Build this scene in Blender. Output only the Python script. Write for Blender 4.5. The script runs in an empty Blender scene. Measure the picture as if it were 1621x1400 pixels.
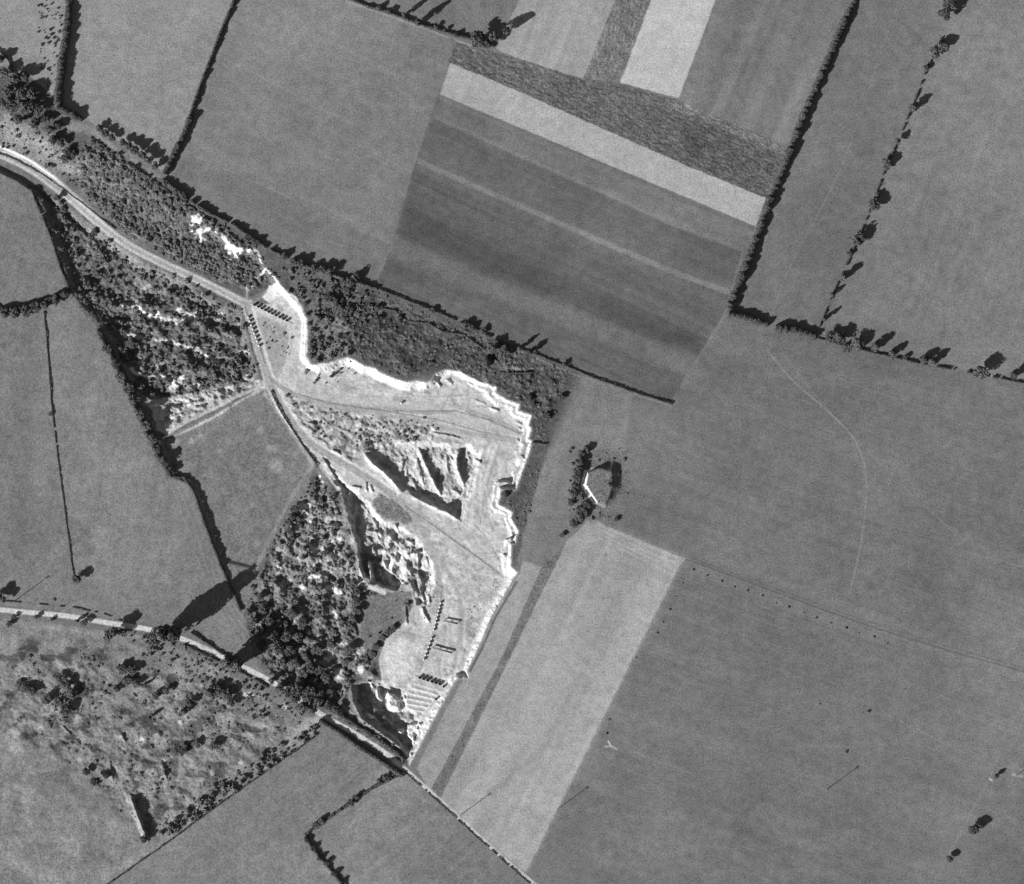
import bpy, math, random
import numpy as np
from mathutils import Vector

random.seed(7)
rng = np.random.default_rng(7)
PI = math.pi
scene = bpy.context.scene
COL = scene.collection

# ------------------------------------------------------------------ camera, light, exposure
S = 0.5                       # metres per photo pixel
CAMH = 2000.0
cam_d = bpy.data.cameras.new('camera')
cam = bpy.data.objects.new('camera', cam_d)
COL.objects.link(cam)
cam.location = (0, 0, CAMH)
cam_d.sensor_width = 36
cam_d.lens = 36 * CAMH / (1621 * S)
cam_d.clip_start = 10
cam_d.clip_end = 20000
scene.camera = cam

SUN_EL = math.radians(25)
HF = math.tan(SUN_EL) / math.tan(math.radians(20))
SHX, SHY = 0.806, 0.592       # world direction shadows fall
sun_d = bpy.data.lights.new('sun', 'SUN')
sun_d.energy = 5.0
sun_d.angle = math.radians(0.5)
sun_d.color = (1, 1, 1)
sun = bpy.data.objects.new('sun', sun_d)
COL.objects.link(sun)
d = Vector((SHX * math.cos(SUN_EL), SHY * math.cos(SUN_EL), -math.sin(SUN_EL)))
sun.rotation_euler = d.to_track_quat('-Z', 'Y').to_euler()
sun.location = (-300, -220, 130)

world = bpy.data.worlds.new('World')
scene.world = world
world.use_nodes = True
nt = world.node_tree
nt.nodes.clear()
sky = nt.nodes.new('ShaderNodeTexSky')
sky.sky_type = 'NISHITA'
sky.sun_disc = False
sky.dust_density = 0.3
sky.sun_elevation = SUN_EL
sky.sun_rotation = math.atan2(-SHX, -SHY) % (2 * PI)
bw = nt.nodes.new('ShaderNodeRGBToBW')
bg = nt.nodes.new('ShaderNodeBackground')
bg.inputs['Strength'].default_value = 0.05
wo = nt.nodes.new('ShaderNodeOutputWorld')
nt.links.new(sky.outputs[0], bw.inputs[0])
nt.links.new(bw.outputs[0], bg.inputs['Color'])
nt.links.new(bg.outputs[0], wo.inputs[0])
scene.view_settings.view_transform = 'Standard'
scene.view_settings.look = 'None'
scene.view_settings.exposure = 0.75
scene.view_settings.gamma = 1
KGAIN = 1.25                  # how bright a flat lit surface of albedo 1 renders (display-linear)

def alb(s):
    c = s / 255.0
    return (((c + 0.055) / 1.055) ** 2.4) / KGAIN

def P(px, py, z=0.0):
    return ((px - 810.5) * S, (700 - py) * S, z)

# ------------------------------------------------------------------ noise and geometry helpers
TAB = rng.random((256, 256))
def vnoise(x, y, seed=0):
    x = x + seed * 17.31; y = y + seed * 9.77
    xi = np.floor(x).astype(int); yi = np.floor(y).astype(int)
    fx = x - xi; fy = y - yi
    fx = fx * fx * (3 - 2 * fx); fy = fy * fy * (3 - 2 * fy)
    a = TAB[xi & 255, yi & 255]; b = TAB[(xi + 1) & 255, yi & 255]
    c = TAB[xi & 255, (yi + 1) & 255]; e = TAB[(xi + 1) & 255, (yi + 1) & 255]
    return (a * (1 - fx) + b * fx) * (1 - fy) + (c * (1 - fx) + e * fx) * fy - 0.5
def fbm(x, y, seed=0, o=4):
    r = 0; a = 1
    for i in range(o):
        r = r + a * vnoise(x * 2 ** i, y * 2 ** i, seed + i * 3); a *= 0.5
    return r
def sstep(a, b, x):
    t = np.clip((x - a) / (b - a), 0, 1)
    return t * t * (3 - 2 * t)

STEP = 1.25
inx = np.arange(-60, 1681 + STEP, STEP)
iny = np.arange(-60, 1460 + STEP, STEP)
g = [6.0]
while sum(g) < 9000: g.append(g[-1] * 1.18)
og = np.cumsum(g)
xs = np.concatenate([inx[0] - og[::-1], inx, inx[-1] + og])
ys = np.concatenate([iny[0] - og[::-1], iny, iny[-1] + og])
X, Y = np.meshgrid(xs, ys)           # rows = y
NY, NX = X.shape
H = np.zeros_like(X)
A = np.full_like(X, 118.0)           # display tone of a flat lit surface
G = np.full_like(X, 1.0)             # grit
REG = np.zeros(X.shape, int)
REGN = {0: ('ground', None)}

def win(pts, m):
    p = np.asarray(pts, float)
    i0, i1 = np.searchsorted(xs, [p[:, 0].min() - m, p[:, 0].max() + m])
    j0, j1 = np.searchsorted(ys, [p[:, 1].min() - m, p[:, 1].max() + m])
    return slice(max(j0, 0), j1 + 1), slice(max(i0, 0), i1 + 1)
def seg_d(x, y, a, b):
    dx, dy = b[0] - a[0], b[1] - a[1]
    L = dx * dx + dy * dy + 1e-9
    t = np.clip(((x - a[0]) * dx + (y - a[1]) * dy) / L, 0, 1)
    return np.hypot(x - a[0] - t * dx, y - a[1] - t * dy), t
def sdf(x, y, pts):
    dm = np.full(x.shape, 1e9); ins = np.zeros(x.shape, bool)
    n = len(pts)
    for i in range(n):
        a, b = pts[i], pts[(i + 1) % n]
        dd, _ = seg_d(x, y, a, b); dm = np.minimum(dm, dd)
        if a[1] != b[1]:
            c = ((a[1] > y) != (b[1] > y)) & (x < (b[0] - a[0]) * (y - a[1]) / (b[1] - a[1]) + a[0])
            ins ^= c
    return np.where(ins, dm, -dm)
def ldist(x, y, pts):
    """distance to polyline, signed side (+ = the side shadows fall on), arc fraction"""
    dm = np.full(x.shape, 1e9); sd = np.zeros(x.shape); ar = np.zeros(x.shape)
    tot = sum(math.dist(pts[i], pts[i + 1]) for i in range(len(pts) - 1)); acc = 0
    for i in range(len(pts) - 1):
        a, b = pts[i], pts[i + 1]; L = math.dist(a, b)
        dd, t = seg_d(x, y, a, b)
        nx, ny = -(b[1] - a[1]) / L, (b[0] - a[0]) / L
        if nx * SHX - ny * SHY < 0: nx, ny = -nx, -ny
        s = (x - a[0]) * nx + (y - a[1]) * ny
        m = dd < dm
        dm = np.where(m, dd, dm); sd = np.where(m, np.sign(s) * dd, sd)
        ar = np.where(m, (acc + t * L) / tot, ar); acc += L
    return dm, sd, ar

def paint(pts, tone, soft=1.0, jit=0.0, js=9.0, grit=None, reg=None, k=1.0, streak=None, samp=6.0, sw=5.0):
    w = win(pts, soft * 2 + jit * 2 + 3)
    x, y = X[w], Y[w]
    s = sdf(x, y, pts)
    if jit: s = s + jit * 2 * fbm(x / js, y / js, len(pts) + int(tone), 3)
    m = sstep(-soft, soft, s) * k
    v = tone
    if streak is not None:           # drill lines along a direction, real stripes of the crop
        a = math.radians(streak)
        u = (x * math.sin(a) + y * math.cos(a)); t2 = x * math.cos(a) - y * math.sin(a)
        v = tone + samp * (vnoise(u / sw, t2 / 400, int(tone)) + 0.8 * vnoise(u / (sw * 3.3), t2 / 300, 5)) * 2
    A[w] = A[w] * (1 - m) + v * m
    if grit is not None: G[w] = G[w] * (1 - m) + grit * m
    if reg is not None: REG[w] = np.where(s > 0, reg, REG[w])
def smooth(pts):
    for _ in range(2):
        q = [pts[0]]
        for a, b in zip(pts[:-1], pts[1:]):
            q += [(a[0] * .75 + b[0] * .25, a[1] * .75 + b[1] * .25), (a[0] * .25 + b[0] * .75, a[1] * .25 + b[1] * .75)]
        pts = q + [pts[-1]]
    return pts
def stroke(pts, width, tone, soft=1.0, jit=0.0, k=1.0, grit=None, reg=None, gap=0.0):
    if len(pts) >= 4: pts = smooth(pts)
    w = win(pts, width + 6)
    x, y = X[w], Y[w]
    dm, sd, ar = ldist(x, y, pts)
    e = width / 2 - dm
    if jit: e = e + jit * 2 * fbm(x / 6, y / 6, int(tone), 3)
    m = sstep(-soft, soft, e) * k
    if gap: m = m * sstep(-0.1, 0.15, fbm(x / 14, y / 14, 3, 2) + 0.5 - gap)
    A[w] = A[w] * (1 - m) + tone * m
    if grit is not None: G[w] = G[w] * (1 - m) + grit * m
    if reg is not None: REG[w] = np.where(e > 0, reg, REG[w])
def level(pts, dz, wd, jit=0.0, inset=0.0):
    dz = dz * HF
    w = win(pts, wd + 4 + jit * 3)
    x, y = X[w], Y[w]
    s = sdf(x, y, pts) - inset
    if jit: s = s + jit * 2 * fbm(x / 8, y / 8, int(abs(dz) * 10), 3)
    H[w] += dz * sstep(0, wd, s)
def ridge(pts, hw, h, jit=0.6):
    w = win(pts, hw + 4)
    x, y = X[w], Y[w]
    dm, sd, ar = ldist(x, y, pts)
    dm = dm + jit * 2 * fbm(x / 7, y / 7, 8, 3)
    H[w] += h * np.clip(1 - dm / hw, 0, 1) ** 0.9
def peak(x0, y0, r, h): ridge([(x0, y0), (x0 + 0.5, y0 + 0.5)], r, h, 1.2)
def scarp(pts, wpx, wl=11.0, hmul=1.0):
    """rises slowly from the sunny side, drops at the line: throws a shadow wpx wide"""
    a, b = pts[0], pts[-1]; L = math.dist(a, b)
    nx, ny = -(b[1] - a[1]) / L, (b[0] - a[0]) / L
    c = max(0.25, abs(nx * SHX - ny * SHY))
    h = hmul * wpx / c * S * math.tan(SUN_EL)
    w = win(pts, wl + 4)
    x, y = X[w], Y[w]
    dm, sd, ar = ldist(x, y, pts)
    sd = sd + 1.6 * fbm(x / 6, y / 6, 21, 3)
    prof = np.where(sd < 0, np.clip(1 + sd / wl, 0, 1) ** 1.3, np.clip(1 - sd / 1.6, 0, 1))
    prof = prof * np.clip(1.15 - np.abs(dm) / wl, 0, 1)
    end = sstep(0, 0.12, ar) * sstep(0, 0.12, 1 - ar) * 0.75 + 0.25
    H[w] += h * prof * end

# ------------------------------------------------------------------ escarpment and quarry rim
RIM = [(298, 337), (318, 352), (336, 366), (354, 378), (372, 390), (398, 396), (412, 412), (424, 428), (440, 447),
       (460, 470), (476, 487), (485, 507), (484, 540), (482, 565), (492, 577), (507, 583), (522, 578), (536, 571),
       (549, 567), (562, 572), (577, 581), (592, 583), (600, 590), (622, 600), (644, 607), (658, 604), (673, 607),
       (683, 604), (690, 594), (705, 587), (726, 588), (753, 603), (785, 614), (782, 622), (800, 633), (822, 641),
       (820, 651), (841, 658), (836, 675), (841, 679), (835, 697), (841, 699), (837, 717), (824, 752), (816, 775),
       (792, 775), (788, 799), (810, 812), (808, 820), (819, 841), (815, 860), (809, 861), (807, 898), (818, 907),
       (811, 917), (793, 949), (777, 975), (760, 1017), (738, 1063), (741, 1072), (724, 1073), (719, 1078),
       (690, 1130), (668, 1172), (648, 1214)]
LOWW = [(-12000, -3000), (60, 190)] + RIM + [(760, 1330), (860, 1450), (2500, 12000), (-12000, 12000)]
sd_w = sdf(X, Y, LOWW)
jr = 2.4 * fbm(X / 5, Y / 5, 4, 3) + 1.6 * fbm(X / 2.4, Y / 2.4, 6, 2)
inq = sstep(470, 560, X) * sstep(440, 470, Y) * sstep(1240, 1190, Y)      # crisp worked face
wd = 50 + 150 * sstep(900, 1200, -X) 
wd = np.where(Y > 1195, 40 + 1.2 * np.clip(Y - 1195, 0, 200), wd)
nw = sstep(285, 320, X) * sstep(1215, 1190, Y)
wd = wd * (1 - nw) + 9 * nw
DEPTH = 5.5 * HF
dd = sd_w + jr * nw * 0.8
Hsoft = sstep(0, 1, dd / wd)
# benched profile on the working faces
rv = fbm(X / 16, Y / 16, 13, 3)
up = np.clip((dd - 0.2) / (2.6 + 2.2 * np.clip(rv * 2, 0, 1)), 0, 1); bench_w = 6.5 + 7 * vnoise(X / 15, Y / 15, 12)
lowr = np.clip((dd - 2.6 - bench_w) / (2.6 + 6 * np.clip(-rv * 2, 0, 1)), 0, 1)
sp_ = 0.5 + 0.3 * vnoise(X / 18, Y / 18, 14)
Hb = sp_ * up + (1 - sp_) * lowr
east = sstep(735, 770, X) * sstep(915, 895, Y) * (Y > 560)
fw = 5.5 + 11 * sstep(505, 485, X) + 7 * sstep(525, 545, X) * sstep(700, 660, X)
Hsingle = np.clip((dd - 0.2) / fw, 0, 1) ** 0.8
Hq = Hb * east + Hsingle * (1 - east)
qm = sstep(520, 560, X) * sstep(560, 575, Y) * sstep(1215, 1195, Y)
scree = sstep(10, 14, dd) * sstep(22, 15, dd) * qm; H += scree * 0.9 * np.clip(fbm(X / 7, Y / 7, 49, 3), 0, 1)
H += -DEPTH * (Hsoft * (1 - qm) + Hq * qm)

# ------------------------------------------------------------------ tones of the fields
n = 1
def field(name, pts, tone, **k):
    global n
    REGN[n] = ('field', name)
    k.setdefault('jit', 0.7); paint(pts, tone, reg=n, **k)
    n += 1
big = fbm(X / 160, Y / 160, 2, 3)
A += 0
field('pale pasture in the top left corner', [(-60, -60), (112, -60), (104, 30), (92, 100), (88, 160), (70, 140), (0, 105), (-60, 100)], 142)
field('pale pasture between the two straight hedges at top left', [(112, -60), (395, -60), (350, 45), (318, 130), (300, 185), (262, 275), (200, 232), (140, 192), (92, 168), (98, 100), (107, 30)], 143)
field('mid grey meadow right of the narrow straight hedge', [(395, -60), (420, -60), (560, 8), (640, 32), (722, 68), (695, 150), (665, 245), (625, 375), (597, 452), (500, 425), (330, 335), (262, 290), (262, 275), (300, 185), (350, 45)], 124)
paint([(298, 243), (620, 386), (597, 452), (500, 425), (330, 335), (262, 290)], 116, soft=6, k=0.8)
paint([(395, -60), (560, 8), (640, 40), (600, 90), (430, 130), (340, 70)], 134, soft=60)
field('pale stubble field with lengthwise streaks at top centre', [(850, -60), (996, -60), (974, 0), (927, 117), (922, 126), (911, 122), (800, 86), (786, 76), (822, 0)], 154, grit=0.7, streak=69, samp=9, sw=7)
field('rough dark strip between two pale strips', [(996, -60), (1055, -60), (1031, 0), (982, 131), (922, 124), (927, 117), (974, 0)], 118, grit=2.6)
field('palest strip running off the top edge', [(1055, -60), (1157, -60), (1133, 0), (1075, 156), (982, 131), (1031, 0)], 180, grit=0.6, streak=69, samp=4)
field('grey field left of the broad dark hedge', [(1157, -60), (1375, -60), (1352, 0), (1300, 110), (1246, 235), (1220, 221), (1075, 158), (1133, 0)], 120, streak=67, samp=7, sw=8)
field('rough ploughed dark band', [(722, 68), (800, 86), (911, 122), (982, 133), (1075, 160), (1220, 221), (1246, 235), (1213, 314), (1088, 263), (800, 136), (711, 99)], 101, grit=3.0)
paint([(1075, 158), (1220, 221), (1246, 235), (1240, 246), (1060, 170)], 122, soft=3, k=0.8)
paint([(1080, 190), (1236, 250), (1213, 314), (1088, 263)], 88, soft=22, k=0.8)
field('pale band across the striped arable block', [(711, 99), (800, 136), (1088, 263), (1213, 314), (1196, 359), (800, 193), (694, 149)], 168, grit=0.8)
field('grey band under the pale band', [(694, 149), (800, 193), (1196, 359), (1176, 395), (1072, 360), (800, 236), (687, 184)], 117, streak=-24, samp=7)
field('darker band of the striped block', [(687, 184), (800, 236), (1072, 360), (1176, 395), (1155, 462), (1069, 432), (820, 324), (659, 253)], 100, streak=-24, samp=5)
field('dark lower bands of the striped block', [(659, 253), (820, 324), (1069, 432), (1155, 462), (1145, 500), (1064, 638), (905, 577), (745, 512), (597, 452), (625, 375)], 99, streak=-25, samp=7)
paint([(640, 318), (800, 395), (1100, 530), (1110, 560), (1060, 548), (930, 490), (780, 440), (630, 362)], 80, soft=16, k=0.75)
paint([(624, 372), (780, 440), (930, 500), (1110, 566), (1085, 598), (900, 520), (612, 404)], 113, soft=7, k=0.8)
stroke([(690, 187), (800, 237), (960, 308), (1072, 360), (1174, 396)], 5, 128, soft=2, k=0.7)
stroke([(659, 254), (700, 272), (820, 325), (1069, 433), (1152, 462)], 9, 134, soft=2.5, k=0.75)
stroke([(850, 168), (1000, 234)], 1, 101, k=0)
stroke([(1147, 502), (1063, 640)], 7, 124, soft=2, k=0.7)
stroke([(1142, 512), (1066, 636)], 1.5, 100, soft=1.2, k=0.6)
stroke([(720, 72), (695, 150), (662, 248), (628, 370), (598, 445)], 3, 100, soft=1.5, k=0.7)
stroke([(628, 372), (592, 452)], 4, 128, soft=2, k=0.5)
stroke([(298, 242), (447, 308), (620, 386)], 2.5, 138, soft=1.2, k=0.6, gap=0.25)
stroke([(380, 340), (480, 380), (590, 430)], 2.5, 128, soft=1.5, k=0.5, gap=0.3)
field('long grey field right of the broad hedge', [(1375, -60), (1530, -60), (1500, 40), (1465, 120), (1400, 290), (1340, 430), (1300, 520), (1150, 500), (1246, 235), (1352, 0)], 115)
field('grey pasture in the top right corner', [(1530, -60), (1700, -60), (9000, -60), (9000, 620), (1690, 622), (1540, 592), (1400, 562), (1300, 538), (1340, 430), (1400, 290), (1465, 120)], 123)
field('broad dark grey field at the right', [(1150, 500), (1300, 538), (1400, 562), (1540, 592), (1690, 622), (9000, 2200), (9000, 3400), (1690, 1080), (1440, 1010), (1200, 925), (1085, 885), (940, 825), (985, 790), (1000, 625), (1064, 638)], 113)
field('broad grey field in the bottom right corner', [(1085, 885), (1200, 925), (1440, 1010), (1690, 1080), (9000, 3400), (9000, 9000), (2000, 2600), (860, 1420), (832, 1382), (1075, 896)], 115)
paint([(1500, 0), (1640, 0), (1640, 500), (1480, 500)], 128, soft=60, k=0.8)
paint([(1530, 900), (1680, 900), (1680, 1300), (1500, 1300)], 126, soft=70, k=0.7)
paint([(1380, 60), (1460, 60), (1340, 380), (1260, 420)], 109, soft=30, k=0.7)
field('narrow grey field between the pit scrub and the mound', [(912, 590), (1000, 625), (992, 680), (985, 790), (940, 825), (898, 856), (872, 885), (858, 897), (828, 888), (822, 880), (835, 820), (870, 700)], 124, streak=66, samp=4)
field('large pale stubble field', [(935, 822), (1085, 885), (1075, 896), (832, 1382), (695, 1268), (806, 1045), (898, 856)], 157, grit=0.8, streak=63.5, samp=7, sw=9)
paint([(935, 822), (1085, 885), (1075, 896), (832, 1382), (790, 1345), (1040, 900)], 165, soft=14, k=0.6)
paint([(1068, 900), (1075, 896), (832, 1382), (822, 1375)], 174, soft=4, k=0.6)
for i in range(7): stroke([(936 + i * 2, 826 + i * 4.2), (1075 - i * 2, 886 + i * 4)], 1.6, 150 if i % 2 else 176, soft=1, k=0.6)
paint([(930, 822), (945, 824), (945, 838), (925, 838)], 150, soft=4)
for sx, sy in [(980, 876), (984, 884), (958, 878), (1012, 915), (938, 915), (929, 998), (985, 1007), (1008, 1022), (954, 1064), (918, 1128), (903, 1158), (836, 1295), (770, 1290), (774, 1297), (1024, 925), (940, 1180)]:
    stroke([(sx, sy), (sx + 1, sy)], 4, 122, soft=2, k=0.55)
field('rough dark strip between the two pale fields', [(860, 897), (872, 885), (895, 860), (803, 1047), (693, 1264), (684, 1250), (795, 1045)], 114, grit=2.6, soft=1)
field('narrow pale strip beside the quarry edge', [(828, 888), (858, 897), (792, 1045), (681, 1252), (659, 1216), (705, 1124), (733, 1075), (745, 1062), (764, 1018), (781, 976), (815, 918), (822, 908)], 154, grit=0.8, streak=63, samp=4)
field('dull grey wedge along the quarry rim', [(745, 1060), (733, 1078), (705, 1126), (659, 1216), (646, 1216), (690, 1126), (722, 1074)], 122)
field('grey pasture above the old pit at the left', [(-60, 262), (0, 275), (42, 290), (75, 370), (106, 458), (60, 470), (0, 485), (-60, 492)], 117, streak=70, samp=3)
field('wide grey pasture at the left', [(106, 458), (150, 515), (190, 590), (240, 700), (268, 758), (296, 768), (322, 828), (345, 890), (378, 968), (420, 1010), (480, 1090), (400, 1062), (330, 1028), (240, 988), (0, 958), (-60, 956), (-60, 500), (0, 500), (60, 485)], 125)
paint([(-60, 500), (66, 500), (84, 700), (116, 925), (0, 950), (-60, 950)], 119, soft=10, k=0.7)
paint([(20, 520), (50, 520), (45, 900), (15, 900)], 110, soft=18, k=0.5)
paint([(120, 600), (230, 740), (300, 860), (240, 960), (140, 940)], 131, soft=30, k=0.6)
paint([(104, 822), (140, 822), (145, 880), (110, 880)], 112, soft=5, k=0.6, grit=2)
for i in range(7):
    t = i * 6
    stroke([(268 + t, 765 + t * 0.5), (300 + t * 0.95, 850), (330 + t * .6, 940), (372 + t, 1010), (392 + t * 1.4, 1052)], 1.6, 108 if i % 2 else 140, soft=1, k=0.45)
field('rough grey pasture west of the quarry', [(268, 690), (300, 672), (345, 650), (418, 612), (430, 618), (455, 668), (500, 736), (482, 775), (455, 805), (430, 850), (405, 905), (395, 960), (378, 968), (345, 890), (322, 828), (303, 772), (268, 758), (250, 705)], 126, grit=1.4)
for bx, by, r in [(435, 738, 11), (428, 710, 7), (300, 700, 5), (315, 690, 4), (275, 700, 6), (395, 800, 3), (405, 862, 3), (345, 715, 3), (410, 680, 5)]:
    stroke([(bx, by), (bx + 2, by)], r * 2, 166, soft=4, jit=2, k=0.6)
field('rough common dotted with bushes at bottom left', [(-60, 975), (60, 985), (160, 1000), (240, 1010), (320, 1045), (420, 1100), (505, 1150), (500, 1166), (350, 1272), (172, 1400), (90, 1460), (-60, 1460), (-3000, 3000), (-3000, 975)], 134, grit=1.6)
field('grey field below the thin diagonal hedge', [(505, 1166), (540, 1168), (600, 1205), (638, 1225), (600, 1243), (560, 1270), (480, 1325), (545, 1402), (600, 1480), (50, 1480), (172, 1402), (350, 1272)], 124)
field('grey field at the bottom centre', [(638, 1225), (660, 1240), (740, 1312), (850, 1410), (930, 1480), (600, 1480), (545, 1402), (482, 1325), (560, 1272)], 119)
A += big * 9
A += 7 * fbm(X / 48, Y / 48, 201, 3) + 7.5 * fbm(X / 19, Y / 17, 202, 3)
def sow(x0, y0, x1, y1, ang, amp, sw, seed):
    w = win([(x0, y0), (x1, y1)], 0); x, y = X[w], Y[w]; a = math.radians(ang)
    u = x * math.sin(a) + y * math.cos(a) + 2.0 * vnoise(x / 60, y / 60, seed); v = x * math.cos(a) - y * math.sin(a)
    e = np.minimum(np.minimum(x - x0, x1 - x), np.minimum(y - y0, y1 - y))
    A[w] += sstep(0, 90, e) * amp * (vnoise(u / sw, v / 260, seed) + 0.7 * vnoise(u / (sw * 4), v / 300, seed + 1)) * 2
sow(120, -60, 760, 470, -27, 3, 3.2, 301); sow(960, 540, 1700, 1120, -20, 3.2, 3.5, 303); sow(860, 860, 1700, 1460, -20, 3.0, 4, 305)
sow(1380, -60, 1700, 600, 68, 3.5, 5, 307); sow(0, 480, 330, 980, 80, 3.5, 4, 309); sow(430, 1140, 900, 1460, 40, 3.5, 4, 311); sow(160, 1150, 640, 1460, 35, 3, 4, 313)
# rough common: worn pale patches and darker turf
m = sdf(X, Y, [(-60, 975), (160, 1000), (320, 1045), (505, 1150), (350, 1272), (172, 1400), (-60, 1460)])
mm = sstep(0, 10, m)
A += mm * (22 * fbm(X / 30, Y / 30, 31, 4) - 46 * sstep(0.08, 0.34, fbm(X / 20, Y / 14, 37, 4)) * sstep(0, 30, sdf(X, Y, [(-60, 1000), (160, 1000), (500, 1140), (330, 1280), (240, 1335), (160, 1240), (-60, 1150)])))
H += mm * 1.0 * fbm(X / 34, Y / 34, 33, 4)
m2 = sdf(X, Y, [(60, 1030), (330, 1060), (500, 1150), (330, 1270), (230, 1335), (180, 1300), (130, 1240), (0, 1180), (-20, 1060)])
H += sstep(0, 25, m2) * 1.5 * fbm(X / 16, Y / 13, 35, 4)
for bx, by, r, t in [(221, 1172, 4, 215), (192, 1192, 5, 178), (15, 1165, 12, 165), (240, 1225, 6, 170), (282, 1145, 3, 200), (380, 1208, 4, 190), (245, 1250, 8, 165), (20, 1185, 10, 158), (120, 1135, 4, 178), (60, 1152, 3, 190), (385, 1101, 5, 205), (395, 1101, 4, 205), (448, 1120, 6, 200), (487, 1148, 14, 165), (500, 1142, 8, 178), (410, 1150, 8, 155), (340, 1030, 5, 200), (330, 1036, 4, 200), (495, 1122, 6, 200)]:
    stroke([(bx, by), (bx + 3, by + 1)], r * 1.6, t, soft=r * 0.35, jit=2, k=0.85)
stroke([(195, 1258), (206, 1290), (222, 1325)], 4, 172, soft=2, k=0.8)
stroke([(40, 1234), (90, 1226), (150, 1218)], 5, 118, soft=3, k=0.7); stroke([(45, 1226), (95, 1217)], 3, 150, soft=2, k=0.6)
scarp([(206, 1262), (217, 1290), (228, 1318), (232, 1332)], 22, 9, 1.15); scarp([(172, 1205), (178, 1240)], 4, 14); scarp([(255, 1210), (262, 1232)], 8, 14); scarp([(96, 1150), (110, 1165)], 4, 10)
scarp([(190, 1163), (197, 1176)], 7, 7); scarp([(216, 1162), (218, 1180)], 3, 6)

# ------------------------------------------------------------------ scrubland ground
def zone(name, pts, tone, **k):
    global n
    REGN[n] = ('scrubland', name)
    paint(pts, tone, reg=n, **k)
    n += 1
BELT = [(-60, 110), (0, 105), (40, 115), (75, 145), (100, 195), (140, 200), (200, 240), (255, 283), (330, 338), (400, 380), (500, 425), (597, 455), (680, 490), (745, 516), (800, 548), (905, 580), (915, 592), (870, 700), (835, 820), (822, 880), (812, 905), (805, 880), (812, 835), (790, 800), (795, 778), (820, 772), (840, 710), (841, 658), (785, 614), (700, 585), (644, 606), (549, 566), (507, 582), (484, 560), (484, 505), (440, 447), (398, 470), (385, 470), (300, 425), (250, 400), (150, 325), (90, 280), (40, 248), (0, 232), (-60, 225)]
zone('scrub belt above the road and quarry', BELT, 100, jit=2, soft=2, grit=2.0)
paint([(0, 170), (60, 215), (120, 270), (90, 285), (0, 240)], 140, soft=12, jit=6)
paint([(100, 190), (140, 200), (255, 280), (240, 285), (140, 212), (105, 205)], 150, soft=4, k=0.7)
paint([(540, 470), (700, 510), (910, 592), (870, 700), (830, 690), (780, 600), (650, 590), (570, 560)], 82, soft=20)
paint([(841, 700), (866, 705), (835, 800), (822, 870), (812, 890), (795, 790), (820, 770)], 90, soft=4)
paint([(485, 470), (545, 480), (560, 560), (500, 575), (487, 560)], 120, soft=12, jit=6, k=0.8)
PITB = [(108, 470), (150, 516), (190, 592), (238, 690), (250, 705), (265, 688), (300, 670), (345, 648), (418, 610), (405, 560), (386, 490), (300, 440), (230, 410), (175, 370), (120, 330), (60, 290), (45, 292), (75, 370)]
zone('overgrown old pit west of the road', PITB, 106, jit=2, soft=2, grit=2.0)
paint([(140, 345), (205, 395), (300, 445), (250, 470), (160, 420), (130, 380)], 118, soft=12)
CSC = [(500, 736), (530, 768), (541, 787), (553, 825), (566, 870), (568, 905), (590, 930), (608, 938), (650, 940), (655, 960), (640, 985), (612, 1010), (598, 1045), (606, 1080), (560, 1084), (556, 1120), (590, 1150), (650, 1196), (640, 1214), (600, 1185), (500, 1125), (420, 1075), (400, 1040), (385, 980), (395, 945), (405, 905), (430, 850), (455, 805), (482, 775)]
zone('scrub and old workings south of the rough pasture', CSC, 112, jit=2, soft=2, grit=2.0)
paint([(480, 780), (530, 790), (560, 880), (565, 925), (500, 945), (430, 930), (425, 890)], 138, soft=12, jit=6, k=0.8)
paint([(566, 950), (645, 945), (650, 965), (630, 990), (600, 1010), (560, 1040), (550, 1000), (580, 960)], 104, soft=6)
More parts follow.
